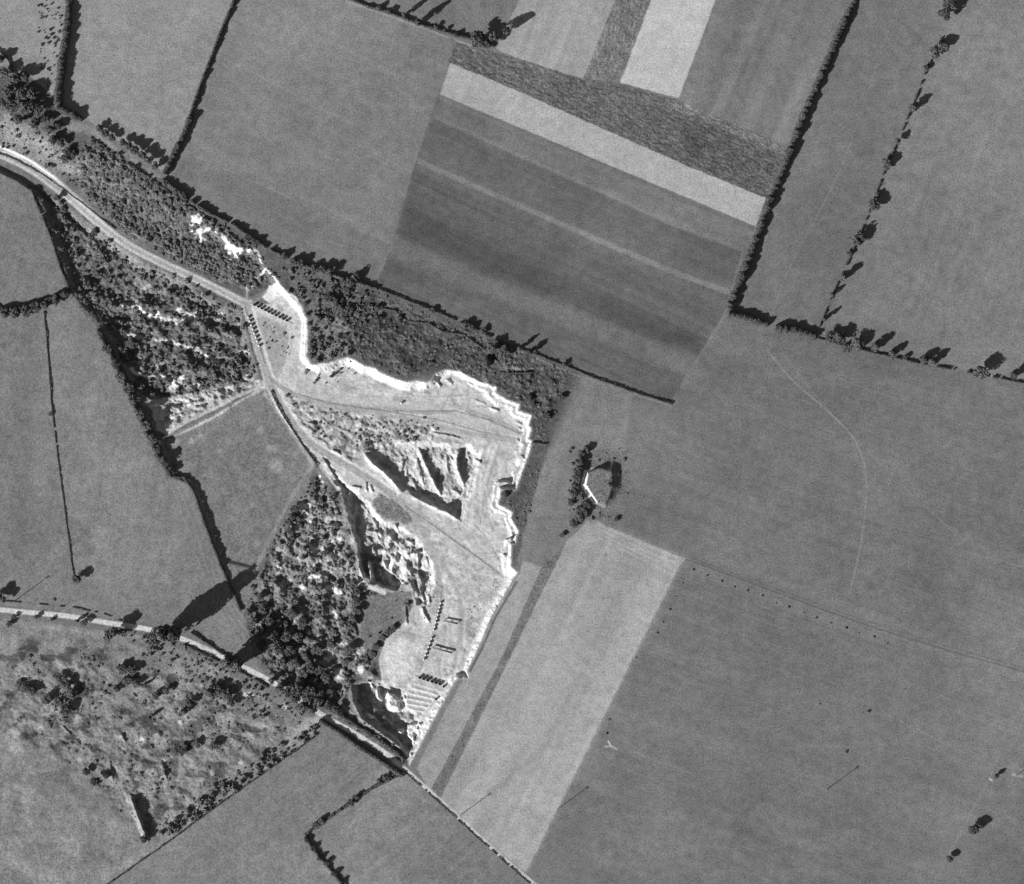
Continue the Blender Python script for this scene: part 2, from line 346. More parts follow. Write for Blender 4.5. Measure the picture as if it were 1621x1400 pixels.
# chalk showing through the scrub
def chalk(bx, by, r, t=205, ln=0, ang=0):
    a = math.radians(ang)
    stroke([(bx - ln * math.cos(a), by + ln * math.sin(a)), (bx + ln * math.cos(a) + .5, by - ln * math.sin(a))], r * 1.7, t, soft=r * 0.4, jit=2.4, grit=1.0)
for q in [(213, 485, 6, 205, 5, -60), (194, 483, 4), (224, 496, 3, 215), (241, 499, 5, 205, 5, 20), (251, 506, 6, 215), (268, 504, 6, 190, 8, 0), (286, 493, 5, 190, 6, -30), (303, 497, 5, 190, 7, 35), (282, 509, 4, 205, 6, 30), (158, 512, 4, 215), (177, 518, 4, 190, 3, -40), (322, 563, 3.5, 220), (310, 554, 5, 190, 3, -40), (336, 569, 4, 190, 6, -30), (206, 583, 4, 200), (272, 609, 8, 215, 3, 60), (284, 599, 5, 190, 4, 40), (301, 611, 4, 200, 9, 5), (248, 578, 4, 190, 4, 50), (345, 500, 3.5, 200, 5, 70), (391, 600, 6, 175, 3, -40), (385, 557, 6, 165, 4, 0), (225, 455, 4, 165, 5, 20), (222, 572, 3.5, 170, 4, 0),
          (480, 801, 5, 210, 4, 10), (482, 817, 5, 210, 4, -60), (495, 827, 4, 210, 3, -30), (467, 836, 4, 190, 3, 80), (529, 854, 3.5, 195, 8, 15), (490, 866, 4, 200, 6, -50), (502, 871, 4, 195, 6, 10), (438, 869, 4, 180), (438, 903, 4.5, 205, 4, 90), (532, 880, 4, 190, 3, 0), (546, 893, 4.5, 185, 4, 60), (501, 892, 3.5, 200, 5, 30), (497, 914, 3.5, 205, 12, 0), (520, 930, 4, 205, 3, 0), (533, 938, 3.5, 205, 5, -30), (478, 930, 3.5, 205, 3, 90), (543, 1020, 3.5, 210, 3, 0), (566, 1035, 7, 185, 6, 35), (519, 1043, 5, 185, 6, 10), (536, 1068, 8, 195, 3, -50), (455, 850, 4, 165), (515, 905, 4, 170, 5, 0), (450, 890, 4, 170, 5, 30), (470, 885, 5, 165), (480, 945, 3, 180), (428, 965, 3, 160), (415, 955, 4, 160), (462, 1000, 5, 150), (540, 960, 5, 150), (505, 1010, 3, 170, 4, 30), (528, 975, 3, 185, 4, -60), (555, 860, 4, 150, 5, 60), (575, 1055, 6, 175, 8, 60), (585, 1075, 4, 170),
          (615, 1015, 5, 185, 5, 40), (520, 790, 4, 165), (508, 765, 3, 200), (504, 755, 3, 200)]:
    chalk(*q)
stroke([(194, 530), (227, 534), (258, 540), (289, 545), (306, 552)], 5, 195, soft=1.5, jit=2)
stroke([(207, 585), (212, 591), (232, 596), (251, 594), (263, 600), (270, 607)], 5, 215, soft=1.5, jit=1.5)
WEDGE = [(232, 638), (300, 630), (416, 606), (421, 612), (380, 628), (340, 648), (300, 668), (262, 690), (248, 682)]
zone('bare chalk wedge below the side track', WEDGE, 188, jit=1.5, soft=1.5, grit=1.6)
stroke([(240, 645), (300, 637), (414, 610)], 1.5, 100, soft=1, k=0.7, gap=0.2)
stroke([(258, 662), (300, 648)], 2.5, 110, soft=1.2, k=0.7); stroke([(265, 672), (330, 645)], 6, 195, soft=2, jit=2, k=0.7)
stroke([(275, 690), (330, 665), (380, 634), (418, 614)], 3, 195, soft=1.2, jit=1.5, k=0.8)
# white faces of the oldest workings
for pts in [[(300, 338), (316, 341), (325, 353), (321, 356), (299, 357), (304, 348)], [(297, 366), (300, 362), (317, 362), (326, 378), (317, 386), (312, 379), (303, 371)],
            [(356, 386), (364, 383), (375, 391), (384, 393), (382, 401), (373, 413), (363, 413), (366, 408), (355, 397)], [(424, 452), (440, 448), (448, 456), (466, 468), (478, 486), (486, 507), (486, 565), (494, 578), (540, 572), (560, 600), (470, 620), (430, 600), (440, 560), (456, 540), (460, 508), (440, 488), (425, 480), (412, 470), (420, 462)]]:
    paint(pts, 222, soft=1.5, jit=1.6, js=6, grit=0.8)
stroke([(324, 366), (334, 360), (344, 367), (354, 375), (359, 384)], 5, 222, soft=1.2, jit=1.2)
stroke([(392, 397), (400, 394), (409, 402), (415, 415)], 5, 222, soft=1.2, jit=1)
stroke([(408, 440), (413, 432), (421, 425), (428, 433), (438, 442), (442, 456)], 3.6, 215, soft=1, jit=0.8)
stroke([(387, 452), (390, 460), (389, 472)], 3, 165, soft=1.5, k=0.8); stroke([(391, 453), (412, 451)], 2, 150, soft=1, k=0.7)
stroke([(417, 462), (408, 474), (398, 480)], 4, 140, soft=2)

# ------------------------------------------------------------------ quarry floor
Q = [(392, 490), (400, 482), (425, 480), (440, 470), (452, 462)] + RIM[9:] + [(640, 1196), (628, 1175), (612, 1140), (606, 1090), (598, 1045), (612, 1010), (640, 985), (652, 960), (650, 938), (608, 940), (568, 925), (566, 870), (553, 825), (541, 787), (528, 762), (500, 730), (470, 690), (432, 625), (418, 595), (404, 545)]
REGN[n] = ('quarry_floor', 'white quarry floor'); RQ = n; n += 1
paint(Q, 189, jit=0.8, soft=1.2, reg=RQ, grit=0.35)
qs = sdf(X, Y, Q); qi = sstep(0, 6, qs)
A += -qi * 26 * sstep(0.0, 0.42, fbm(X / 13, Y / 11, 45, 5)) + qi * 16 * sstep(0.05, 0.3, fbm(X / 16, Y / 14, 46, 4))
A += qi * 14 * fbm(X / 3.2, Y / 3.2, 47, 2)
H += qi * 0.22 * fbm(X / 6, Y / 6, 48, 3)
A += qi * 16 * fbm(X / 26, Y / 22, 41, 4)
A += qi * 9 * fbm(X / 5, Y / 5, 43, 3)
# worked faces: clean fresh rock just inside the rim
face = sstep(9, 3, np.abs(sd_w - 4)) * sstep(1195, 1180, Y) * sstep(430, 470, X)
A = A * (1 - face * 0.8) + np.clip(206 + 60 * fbm(X / 7, Y / 7, 51, 4), 150, 226) * face * 0.8
spoilm = sstep(0, 9, sdf(X, Y, [(445, 622), (520, 645), (640, 662), (700, 676), (680, 702), (590, 716), (556, 738), (520, 716), (485, 688), (458, 655)]))
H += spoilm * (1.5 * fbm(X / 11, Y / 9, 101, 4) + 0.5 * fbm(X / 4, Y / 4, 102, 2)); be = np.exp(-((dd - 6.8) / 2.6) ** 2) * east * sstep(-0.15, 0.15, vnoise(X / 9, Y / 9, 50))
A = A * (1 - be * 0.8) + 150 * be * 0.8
# floor stains, spoil, damp spots
paint([(455, 520), (462, 560), (448, 575), (420, 560), (405, 520), (410, 500), (445, 512)], 180, soft=3, jit=3, k=0.95)
paint([(404, 500), (450, 515), (457, 545), (450, 575), (436, 600), (420, 585), (406, 540)], 160, soft=4, jit=3, js=6, k=0.95)
paint([(445, 590), (520, 615), (640, 640), (720, 640), (800, 660), (822, 690), (740, 690), (600, 660), (480, 635)], 184, soft=12, jit=6, k=0.7)
stroke([(462, 520), (460, 545), (458, 568)], 5, 186, soft=1.5, jit=1, k=0.8)
paint([(740, 850), (770, 850), (790, 900), (770, 940), (740, 960), (730, 920)], 186, soft=14, k=0.7)
paint([(605, 1020), (640, 1010), (650, 1060), (620, 1085), (608, 1070)], 216, soft=6, k=0.7)
paint([(470, 640), (560, 650), (690, 680), (680, 712), (600, 700), (560, 715), (520, 705), (480, 670)], 184, soft=8, jit=5, k=0.8)
paint([(590, 793), (600, 782), (615, 785), (650, 815), (652, 825), (640, 830), (605, 820), (588, 803)], 124, soft=2.5, jit=2, grit=2)
paint([(516, 722), (540, 728), (560, 742), (578, 745), (562, 712), (540, 700), (516, 705)], 160, soft=6, jit=4, k=0.7)
sp = sstep(0.10, 0.26, fbm(X / 9, Y / 7, 61, 3)) * sstep(0, 6, sdf(X, Y, [(440, 612), (520, 640), (640, 655), (720, 668), (700, 690), (620, 690), (600, 700), (570, 725), (530, 715), (490, 690), (455, 650)]))
A = A * (1 - sp * 0.5) + 118 * sp * 0.5
sp = sstep(0.16, 0.32, fbm(X / 5, Y / 5, 63, 3)) * sstep(0, 10, sdf(X, Y, [(690, 860), (760, 880), (800, 920), (770, 980), (745, 1000), (730, 930)]))
A = A * (1 - sp * 0.45) + 130 * sp * 0.45

stroke([(480, 508), (480, 540), (478, 562), (486, 577)], 2.6, 165, soft=1, k=0.8)
stroke([(459, 522), (456, 545), (453, 570)], 3, 205, soft=1.5, k=0.8)
stroke([(818, 921), (799, 953), (783, 979), (767, 1019), (745, 1062)], 3, 86, soft=1, k=0.85)
A += -spoilm * (14 + 34 * sstep(0.0, 0.3, fbm(X / 9, Y / 8, 103, 4))) + spoilm * 30 * sstep(0.0, 0.3, fbm(X / 8, Y / 8, 104, 3))
# roads
REGN[n] = ('road', 'white road'); RR = n; n += 1
REGN[n] = ('path', 'track'); RT = n; n += 1
R1 = [(-300, 150), (-60, 222), (0, 243), (40, 262), (75, 287), (110, 314), (150, 350), (200, 388), (250, 414), (300, 437), (350, 461), (388, 481)]
R1B = [(388, 481), (398, 515), (408, 550), (420, 590), (436, 630), (462, 672), (492, 706), (530, 727), (590, 762), (622, 785)]
stroke(R1, 13.5, 178, soft=1.5, reg=RR, grit=0.8)
stroke(R1, 2, 150, k=0.8); stroke([(p[0] + 2, p[1] - 4) for p in R1], 1.8, 205, k=0.75); stroke([(p[0] - 2, p[1] + 4) for p in R1], 1.8, 205, k=0.75)
stroke([(p[0] + 7, p[1] - 4) for p in R1B], 5, 220, soft=2, jit=1, k=0.8); stroke([(p[0] - 5, p[1] + 4) for p in R1B], 4, 208, soft=1.5, jit=1, k=0.8)
stroke(R1B, 10.5, 166, soft=1.6, reg=RR, grit=0.6)
for off in (-3, 2, 5): stroke([(p[0] + off, p[1] - off * 0.5) for p in R1B], 1.2, 160, soft=0.9, k=0.6)
stroke([(622, 785), (655, 808), (690, 835), (740, 872), (795, 914)], 7, 168, soft=2, k=0.85, reg=RT)
stroke([(612, 778), (645, 805), (665, 835), (683, 870), (694, 905), (698, 945)], 7, 164, soft=1.6, k=0.9, reg=RT)
stroke([(680, 870), (700, 892), (718, 920), (730, 955), (730, 1000), (722, 1035), (716, 1066)], 7, 168, soft=2, k=0.85, reg=RT)
for pts, t in [([(425, 598), (450, 618), (490, 634), (540, 643), (640, 652), (720, 653)], 176), ([(500, 640), (560, 650), (640, 662), (720, 682), (790, 695), (822, 700)], 182),
               ([(740, 650), (790, 668), (826, 688)], 178), ([(765, 720), (745, 770), (728, 820)], 190), ([(790, 710), (770, 770), (760, 830)], 190)]:
    stroke(pts, 8, t - 8, soft=2.5, k=0.85)
    stroke([(p[0], p[1] - 2) for p in pts], 1.4, 140, soft=0.9, k=0.6); stroke([(p[0], p[1] + 1.5) for p in pts], 1.4, 140, soft=0.9, k=0.6)
for i in range(9): stroke([(745 + i * 5, 700 + i), (735 + i * 4, 760), (715 + i * 8, 835)], 2, 174 if i % 2 else 216, soft=1.2, k=0.6)
for rp in ([(640, 800), (700, 850), (750, 885), (800, 915)], [(690, 850), (730, 870), (770, 880), (800, 870)], [(735, 960), (728, 1010), (735, 1050), (728, 1075)], [(745, 940), (760, 960), (752, 1000), (738, 1040)], [(700, 960), (705, 1010), (692, 1060), (700, 1080)], [(530, 600), (600, 620), (680, 630), (740, 625)], [(600, 645), (680, 660), (760, 640), (800, 650)], [(620, 1040), (650, 1050), (655, 1070), (640, 1085)], [(780, 720), (790, 745), (775, 765), (768, 800), (780, 840)], [(750, 830), (770, 850), (785, 880), (800, 900)], [(460, 620), (500, 650), (540, 690), (600, 705)], [(500, 600), (540, 620), (600, 630), (640, 640)]):
    stroke(rp, 3, 158, soft=1.5, jit=0.6, k=0.55, gap=0.2); stroke([(p[0] + 5, p[1] + 2) for p in rp], 2, 214, soft=1, jit=0.5, k=0.5, gap=0.3)
R2 = [(-400, 950), (-60, 960), (0, 967), (60, 972), (110, 977), (160, 986), (240, 998), (290, 1013), (340, 1036), (395, 1063), (430, 1081), (500, 1129), (560, 1162), (600, 1187), (636, 1214)]
stroke(R2, 8, 200, soft=1.3, reg=RR, grit=1.0)
R2B = [(636, 1214), (680, 1252), (740, 1308), (800, 1362), (860, 1412), (930, 1470)]
stroke(R2B, 6.5, 190, soft=1.3, reg=RR)
stroke([(228, 638), (300, 626), (420, 603)], 8, 168, soft=1.3, reg=RT)
stroke([(500, 730), (512, 748), (527, 765), (541, 786), (556, 796)], 4, 176, soft=1.5, reg=RT)
stroke([(640, 1190), (625, 1178), (605, 1165), (585, 1152), (540, 1120), (520, 1085)], 4, 150, soft=1.5, k=0.8)
stroke([(652, 1196), (640, 1194), (628, 1180), (618, 1174)], 3, 200, soft=1, k=0.8)
stroke([(300, 412), (330, 430), (350, 446)], 6, 150, soft=3, k=0.6)
stroke([(1085, 886), (1200, 927), (1320, 972), (1440, 1012), (1621, 1064), (1700, 1085)], 2, 88, soft=1, k=0.7)
stroke([(1085, 881), (1200, 922), (1320, 966), (1440, 1006), (1621, 1058), (1700, 1079)], 2, 90, soft=1, k=0.45, gap=0.2)
stroke([(1087, 889), (1200, 930), (1320, 975), (1440, 1017), (1621, 1069)], 1.5, 138, soft=1, k=0.45, gap=0.2)
stroke([(1310, 808), (1370, 826), (1440, 845), (1540, 874), (1621, 902)], 2, 96, soft=1, k=0.5, gap=0.15)
stroke([(1520, 870), (1640, 905)], 2, 140, soft=1, k=0.6)
stroke([(1398, 734), (1450, 780), (1510, 848), (1570, 880)], 2, 130, soft=1, k=0.5, gap=0.2)
stroke([(1215, 555), (1250, 600), (1310, 650), (1360, 700), (1370, 760), (1362, 830)], 1.6, 134, soft=1, k=0.6, gap=0.1)
stroke([(1395, 1125), (1450, 1155), (1520, 1190), (1580, 1213)], 1.8, 136, soft=1, k=0.6, gap=0.1)
stroke([(1565, 1236), (1540, 1280), (1510, 1340), (1480, 1395)], 4, 140, soft=2, k=0.5)
stroke([(956, 1182), (966, 1181), (976, 1186)], 3, 180, soft=1.4, jit=1, k=0.8); stroke([(963, 1174), (967, 1181)], 2.5, 190, soft=1.2)
stroke([(1000, 1190), (1060, 1212), (1120, 1234)], 2.5, 132, soft=1.2, k=0.6, gap=0.3)
stroke([(1567, 1233), (1570, 1236)], 3, 190); stroke([(1604, 1227), (1616, 1230)], 4, 165, soft=1.6, jit=1)
stroke([(1300, 200), (1270, 300), (1225, 400)], 1.5, 128, k=0.4, gap=0.2); stroke([(1420, 10), (1385, 110), (1340, 250), (1300, 330), (1245, 430), (1222, 500)], 1.6, 134, soft=1, k=0.5, gap=0.1)
stroke([(80, 655), (90, 730), (100, 800), (108, 870), (117, 925)], 1.8, 96, soft=1, k=0.5, gap=0.1)
stroke([(1215, 555), (1250, 600), (1310, 650), (1360, 700), (1374, 760), (1366, 850), (1345, 940)], 1.8, 144, soft=1, k=0.7, gap=0.0)
stroke([(1240, 560), (1300, 640), (1420, 760), (1480, 820), (1560, 870)], 1.6, 132, soft=1, k=0.55, gap=0.1)
stroke([(1440, 1122), (1520, 1090), (1590, 1062)], 1.6, 134, soft=1, k=0.55)
stroke([(1280, 1180), (1360, 1184), (1440, 1170), (1480, 1150)], 1.6, 130, soft=1, k=0.5)
stroke([(1210, 1345), (1320, 1325), (1420, 1290)], 1.6, 130, soft=1, k=0.45)
stroke([(548, 2), (640, 34), (722, 64), (745, 72)], 3, 165, soft=1.2, k=0.6, gap=0.2)
stroke([(700, 512), (745, 535), (800, 560)], 2.5, 130, soft=1.2, k=0.5, gap=0.2)
stroke([(792, 584), (842, 584)], 4, 128, soft=1.2, k=0.7)
stroke([(845, 566), (905, 592), (985, 618), (1060, 642)], 3, 132, soft=1.2, k=0.7)

# ------------------------------------------------------------------ relief of the workings
level(PITB, -3.2, 16, 1.5, 5)
pb = sstep(0, 22, sdf(X, Y, PITB)); A += pb * (30 * fbm(X / 16, Y / 11, 72, 4) + 20 * fbm(X / 5, Y / 5, 107, 2)); H += pb * 1.0 * fbm(X / 5, Y / 5, 108, 3); H += pb * 4.6 * fbm(X / 26, Y / 17, 71, 4) * sstep(410, 470, Y)
HOL = [(566, 948), (600, 942), (645, 940), (650, 962), (640, 985), (615, 1000), (596, 1025), (575, 1040), (566, 1010)]
paint(HOL, 116, soft=7, jit=4, js=12, grit=2.0)
noh = 1 - sstep(-3, 5, sdf(X, Y, HOL))
cs = sstep(0, 20, sdf(X, Y, CSC)) * noh; A += cs * (34 * fbm(X / 14, Y / 14, 74, 4) + 22 * fbm(X / 5, Y / 5, 105, 2)); H += cs * 1.1 * fbm(X / 5, Y / 5, 106, 3); H += cs * 4.4 * fbm(X / 20, Y / 20, 73, 4)
be2 = sstep(0, 15, sdf(X, Y, BELT)); H += be2 * 0.9 * fbm(X / 22, Y / 22, 75, 3)
bd = sstep(0, 5, sdf(X, Y, [(120, 232), (145, 214), (255, 290), (330, 342), (400, 392), (430, 440), (395, 462), (300, 420), (200, 368), (120, 300)]))
H += bd * (1.9 * np.sqrt(np.abs(fbm(X / 9, Y / 9, 76, 2)) + 0.01) + 0.9 * fbm(X / 4, Y / 4, 77, 2)); A = A + bd * (4 + 24 * fbm(X / 14, Y / 14, 99, 4))
bd = sstep(0, 6, sdf(X, Y, [(500, 440), (590, 462), (900, 595), (860, 690), (840, 650), (700, 578), (645, 598), (560, 560), (500, 575), (488, 540)]))
H += bd * (0.9 * fbm(X / 6, Y / 6, 78, 3) + 1.0 * fbm(X / 18, Y / 12, 79, 3)); A += bd * (26 * fbm(X / 11, Y / 8, 80, 4) - 16 * sstep(0.05, 0.35, fbm(X / 24, Y / 18, 98, 3)))
level([(247, 690), (300, 675), (345, 655), (418, 616), (455, 668), (498, 734), (455, 805), (405, 905), (345, 890), (303, 772), (268, 755)], -1.2, 8)
# road cutting at upper left
cutc = [(p[0] - 5, p[1] + 7) for p in R1[:9]]
w = win(cutc, 40); x, y = X[w], Y[w]
dm, sd, ar = ldist(x, y, cutc)
H[w] += -3.1 * (1 - sstep(14, 20, dm)) * sstep(190, 90, x)
w = win(R1, 14); dm, sd, ar = ldist(X[w], Y[w], [(p[0] + 7, p[1] - 9) for p in R1[:7]])
mk = sstep(3.2, 1.2, dm) * sstep(120, 70, X[w]); A[w] = A[w] * (1 - mk) + 205 * mk
# lower pits
L1 = [(577, 719), (604, 744), (633, 776), (650, 784), (682, 799), (729, 825), (746, 782), (760, 735), (764, 714), (742, 706), (700, 700), (664, 700), (620, 696), (590, 700)]
level(L1, -2.6, 13, 3.0, -2)
scarp([(577, 718), (590, 735), (606, 746), (620, 760), (634, 777)], 15, 7, 0.8)
scarp([(648, 783), (672, 796), (700, 808), (728, 824)], 9, 7, 0.75)
l1 = sstep(0, 12, sdf(X, Y, L1)); H += l1 * (2.0 * fbm(X / 12, Y / 18, 81, 4) + 0.7 * fbm(X / 4, Y / 4, 82, 3)); A += l1 * (20 * fbm(X / 9, Y / 12, 87, 4) - 8)
scarp([(659, 722), (664, 745), (671, 770)], 5, 16)
scarp([(663, 711), (674, 738), (690, 770), (697, 782)], 15, 9, 1.1)
scarp([(707, 722), (709, 748)], 4, 8); scarp([(710, 721), (727, 742)], 4, 7)
scarp([(728, 710), (723, 728), (725, 744), (734, 768)], 14, 9, 1.1)
scarp([(740, 716), (742, 728)], 4, 6); scarp([(751, 726), (761, 732)], 7, 6)
scarp([(652, 757), (659, 778)], 6, 8); scarp([(714, 775), (728, 783)], 5, 6); scarp([(638, 728), (633, 750)], 6, 8); scarp([(694, 808), (712, 812), (716, 806)], 8, 6)
L2 = [(512, 724), (526, 760), (541, 780), (553, 825), (563, 855), (566, 875), (570, 905), (585, 925), (612, 930), (650, 925), (660, 960), (676, 960), (688, 930), (688, 905), (676, 875), (660, 850), (640, 838), (605, 825), (585, 800), (560, 775), (530, 748)]
level(L2, -2.6, 9, 2.2, -1)
l2 = sstep(0, 8, sdf(X, Y, L2)); H += l2 * (3.6 * fbm(X / 20, Y / 24, 83, 3) + 2.2 * (0.5 - np.abs(fbm(X / 17 + Y / 60, Y / 23, 84, 2)) * 2.2) + 1.6 * fbm(X / 6, Y / 8, 86, 3) + 0.6 * fbm(X / 2.8, Y / 2.8, 89, 2)); A += l2 * (24 * fbm(X / 9, Y / 9, 88, 4) - 10)
A += l2 * 14 * fbm(X / 8, Y / 8, 85, 3)
level([(566, 875), (585, 878), (604, 884), (612, 902), (640, 925), (628, 936), (607, 932), (590, 922), (573, 906)], -3.4, 3.5, 1.0)
for q in [[(578, 884), (585, 890), (592, 918), (586, 920), (580, 902)], [(592, 898), (602, 904), (596, 908)]]: level(q, 3.2, 3, 1.0)
scarp([(511, 724), (526, 750), (541, 776)], 11, 12, 0.6)
scarp([(541, 787), (549, 812), (556, 838), (562, 856), (566, 872)], 16, 12, 0.75)
for pts, wp in [([(588, 821), (596, 834)], 8), ([(594, 840), (600, 858)], 6), ([(616, 848), (628, 861)], 7), ([(626, 830), (631, 846)], 7), ([(578, 840), (596, 843)], 4), ([(640, 855), (653, 860)], 5),
                ([(580, 850), (588, 860)], 5), ([(555, 770), (571, 773)], 4), ([(578, 764), (581, 779)], 4), ([(585, 768), (590, 780)], 4), ([(600, 868), (612, 874)], 4), ([(590, 868), (594, 876)], 5), ([(573, 800), (582, 812)], 3),
                ([(661, 876), (662, 900)], 8), ([(659, 904), (664, 915), (669, 926)], 10), ([(665, 934), (670, 954)], 8), ([(672, 879), (682, 906)], 5), ([(653, 877), (668, 873)], 6), ([(679, 946), (680, 956)], 5), ([(674, 911), (682, 914)], 4),
                ([(566, 876), (568, 896), (574, 914)], 15), ([(582, 890), (588, 916)], 14), ([(599, 902), (607, 926)], 10), ([(600, 884), (612, 900)], 6), ([(641, 955), (644, 990)], 4), ([(668, 962), (672, 975)], 7), ([(672, 975), (680, 985)], 6), ([(620, 1170), (640, 1186)], 6)]:
    scarp(pts, wp, 8)
paint([(566, 874), (600, 882), (612, 900), (612, 925), (650, 935), (648, 950), (600, 945), (570, 925)], 130, soft=4, jit=3, k=0.6)
stroke([(582, 890), (587, 905), (590, 920)], 5, 208, soft=1.5, jit=1.5); stroke([(566, 922), (585, 930), (607, 940)], 7, 210, soft=1.5, jit=1.5); stroke([(573, 900), (577, 915)], 3, 205, soft=1)
ridge([(606, 895), (650, 877)], 12, 2.2, 0.3)
paint([(604, 890), (640, 872), (655, 868), (660, 875), (640, 890), (608, 902)], 200, soft=3)
L3 = [(557, 1086), (575, 1080), (598, 1080), (612, 1086), (640, 1090), (645, 1122), (660, 1132), (664, 1160), (656, 1192), (645, 1196), (622, 1172), (590, 1152), (562, 1128)]
paint(L3, 150, soft=3, jit=2, k=0.8)
level(L3, -5.4, 7, 2.6); l3 = sstep(0, 8, sdf(X, Y, L3)); H += l3 * (2.4 * fbm(X / 10, Y / 10, 66, 4)); A += l3 * 26 * fbm(X / 7, Y / 7, 67, 4)
scarp([(556, 1086), (558, 1110), (572, 1138), (600, 1160), (640, 1190)], 20, 14, 0.4)
for q, t in [([(608, 1103), (612, 1096), (620, 1098), (626, 1104), (636, 1103), (639, 1112), (633, 1121), (635, 1128), (626, 1131), (616, 1128), (611, 1119)], 218),
             ([(592, 1093), (598, 1093), (604, 1111), (600, 1113), (595, 1107)], 200), ([(581, 1078), (588, 1082), (593, 1094), (586, 1092)], 218), ([(576, 1127), (586, 1132), (595, 1144), (585, 1143), (577, 1136)], 214),
             ([(590, 1122), (597, 1125), (596, 1132), (590, 1131)], 205), ([(604, 1135), (610, 1136), (608, 1142), (603, 1140)], 200), ([(622, 1156), (640, 1157), (638, 1167), (627, 1166)], 200), ([(643, 1150), (655, 1144), (665, 1148), (654, 1182), (652, 1198), (648, 1196), (650, 1176), (642, 1168)], 210)]:
    level(q, 4.2, 4.5, 2.6); paint(q, t, soft=1, jit=2.2, js=4)
scarp([(617, 1094), (622, 1104)], 8, 7); scarp([(636, 1094), (640, 1108), (634, 1122)], 9, 7)
for pts, wp in [([(691, 601), (697, 613)], 6), ([(706, 601), (716, 608)], 5), ([(741, 606), (748, 609)], 4), ([(776, 645), (790, 650)], 5), ([(818, 668), (826, 672)], 4), ([(820, 676), (827, 680)], 3), ([(819, 696), (826, 704)], 5), ([(824, 720), (830, 727)], 3), ([(800, 856), (810, 852)], 5), ([(793, 876), (801, 880)], 6), ([(750, 632), (770, 640)], 2), ([(806, 843), (812, 847)], 3), ([(684, 684), (700, 688), (730, 694)], 3), ([(684, 690), (682, 698)], 2), ([(505, 590), (500, 600)], 3), ([(525, 712), (540, 720)], 4), ([(480, 668), (500, 672)], 3)]:
    scarp(pts, wp, 6)
# drying beds
REGN[n] = ('terrace', 'long pale beds at the foot of the quarry'); RB = n; n += 1
paint([(645, 1082), (695, 1098), (672, 1128), (636, 1120), (642, 1095)], 212, soft=3, reg=RB)
for i in range(6):
    a = (652 - i * 2.5 + (i == 0) * 2, 1087 + i * 8.2); b = (693 - i * 5.5, 1098 + i * 6.6)
    stroke([a, b], 4.6, 176, soft=1, k=0.85)
    w = win([a, b], 8); dm, sd, ar = ldist(X[w], Y[w], [a, b]); H[w] -= 0.35 * sstep(3, 2, dm)
# mound in the field
M = [(929, 747), (942, 741), (955, 734), (972, 724), (986, 742), (987, 775), (974, 797), (958, 806), (942, 795), (923, 768)]
w = win(M, 12); x, y = X[w], Y[w]; s = sdf(x, y, M)
mw = 3 + 20 * sstep(945, 975, x)
H[w] += 4.6 * sstep(0, 1, s / mw)
paint([(915, 715), (985, 712), (995, 760), (985, 800), (960, 830), (940, 822), (905, 830), (905, 790)], 112, soft=5, jit=4, grit=2.4)
stroke([(928, 748), (924, 768), (941, 795)], 7.5, 224, soft=1.2)
stroke([(930, 748), (940, 742)], 4, 190, soft=1.2)
# gentle bumps, ploughing
for fp, an in (([(722, 68), (800, 86), (911, 122), (982, 133), (1075, 160), (1220, 221), (1246, 235), (1213, 314), (1088, 263), (800, 136), (711, 99)], -23), ([(1055, -60), (996, -60), (974, 0), (927, 117), (922, 124), (982, 131), (1031, 0)], 69)):
    w = win(fp, 4); x, y = X[w], Y[w]; a = math.radians(an)
    u = x * math.sin(a) + y * math.cos(a) + 3 * vnoise(x / 18, y / 18, 95); v = x * math.cos(a) - y * math.sin(a)
    mk = sstep(0, 2, sdf(x, y, fp)); H[w] += mk * 0.42 * fbm(u / 2.8, v / 7.5, 96, 3); A[w] += mk * 18 * fbm(u / 2.8, v / 7, 97, 3)
inside = (X > -60) & (X < 1681) & (Y > -60) & (Y < 1460)
H += inside * (0.05 * (G - 0.4)) * (fbm(X / 2.6, Y / 2.6, 90, 2)) * 1.1
H += inside * 0.25 * fbm(X / 90, Y / 90, 91, 2)
A += inside * (G - 0.5) * 5.0 * fbm(X / 3.1, Y / 3.1, 93, 2)
A += inside * 9 * fbm(X / 13, Y / 13, 94, 2) * np.clip(G - 0.9, 0, 1)
A = np.clip(A, 40, 236)

def hz(px, py):
    i = np.clip(np.searchsorted(xs, px) - 1, 0, NX - 2); j = np.clip(np.searchsorted(ys, py) - 1, 0, NY - 2)
    fx = (px - xs[i]) / (xs[i + 1] - xs[i]); fy = (py - ys[j]) / (ys[j + 1] - ys[j])
    return (H[j, i] * (1 - fx) + H[j, i + 1] * fx) * (1 - fy) + (H[j + 1, i] * (1 - fx) + H[j + 1, i + 1] * fx) * fy

# ------------------------------------------------------------------ materials
def new_mat(name):
    m = bpy.data.materials.new(name); m.use_nodes = True
    t = m.node_tree; t.nodes.clear()
    out = t.nodes.new('ShaderNodeOutputMaterial')
    b = t.nodes.new('ShaderNodeBsdfPrincipled')
    b.inputs['Roughness'].default_value = 0.95
    b.inputs['Specular IOR Level'].default_value = 0.05
    t.links.new(b.outputs[0], out.inputs[0])
    return m, t, b
def nd(t, kind, **k):
    q = t.nodes.new(kind)
    for a, v in k.items(): setattr(q, a, v)
    return q
gm, t, b = new_mat('earth_and_turf')
at = nd(t, 'ShaderNodeAttribute', attribute_name='tone')
gr = nd(t, 'ShaderNodeAttribute', attribute_name='grit')
tc = nd(t, 'ShaderNodeTexCoord')
n1 = nd(t, 'ShaderNodeTexNoise'); n1.inputs['Scale'].default_value = 0.75; n1.inputs['Detail'].default_value = 3; n1.inputs['Roughness'].default_value = 0.7
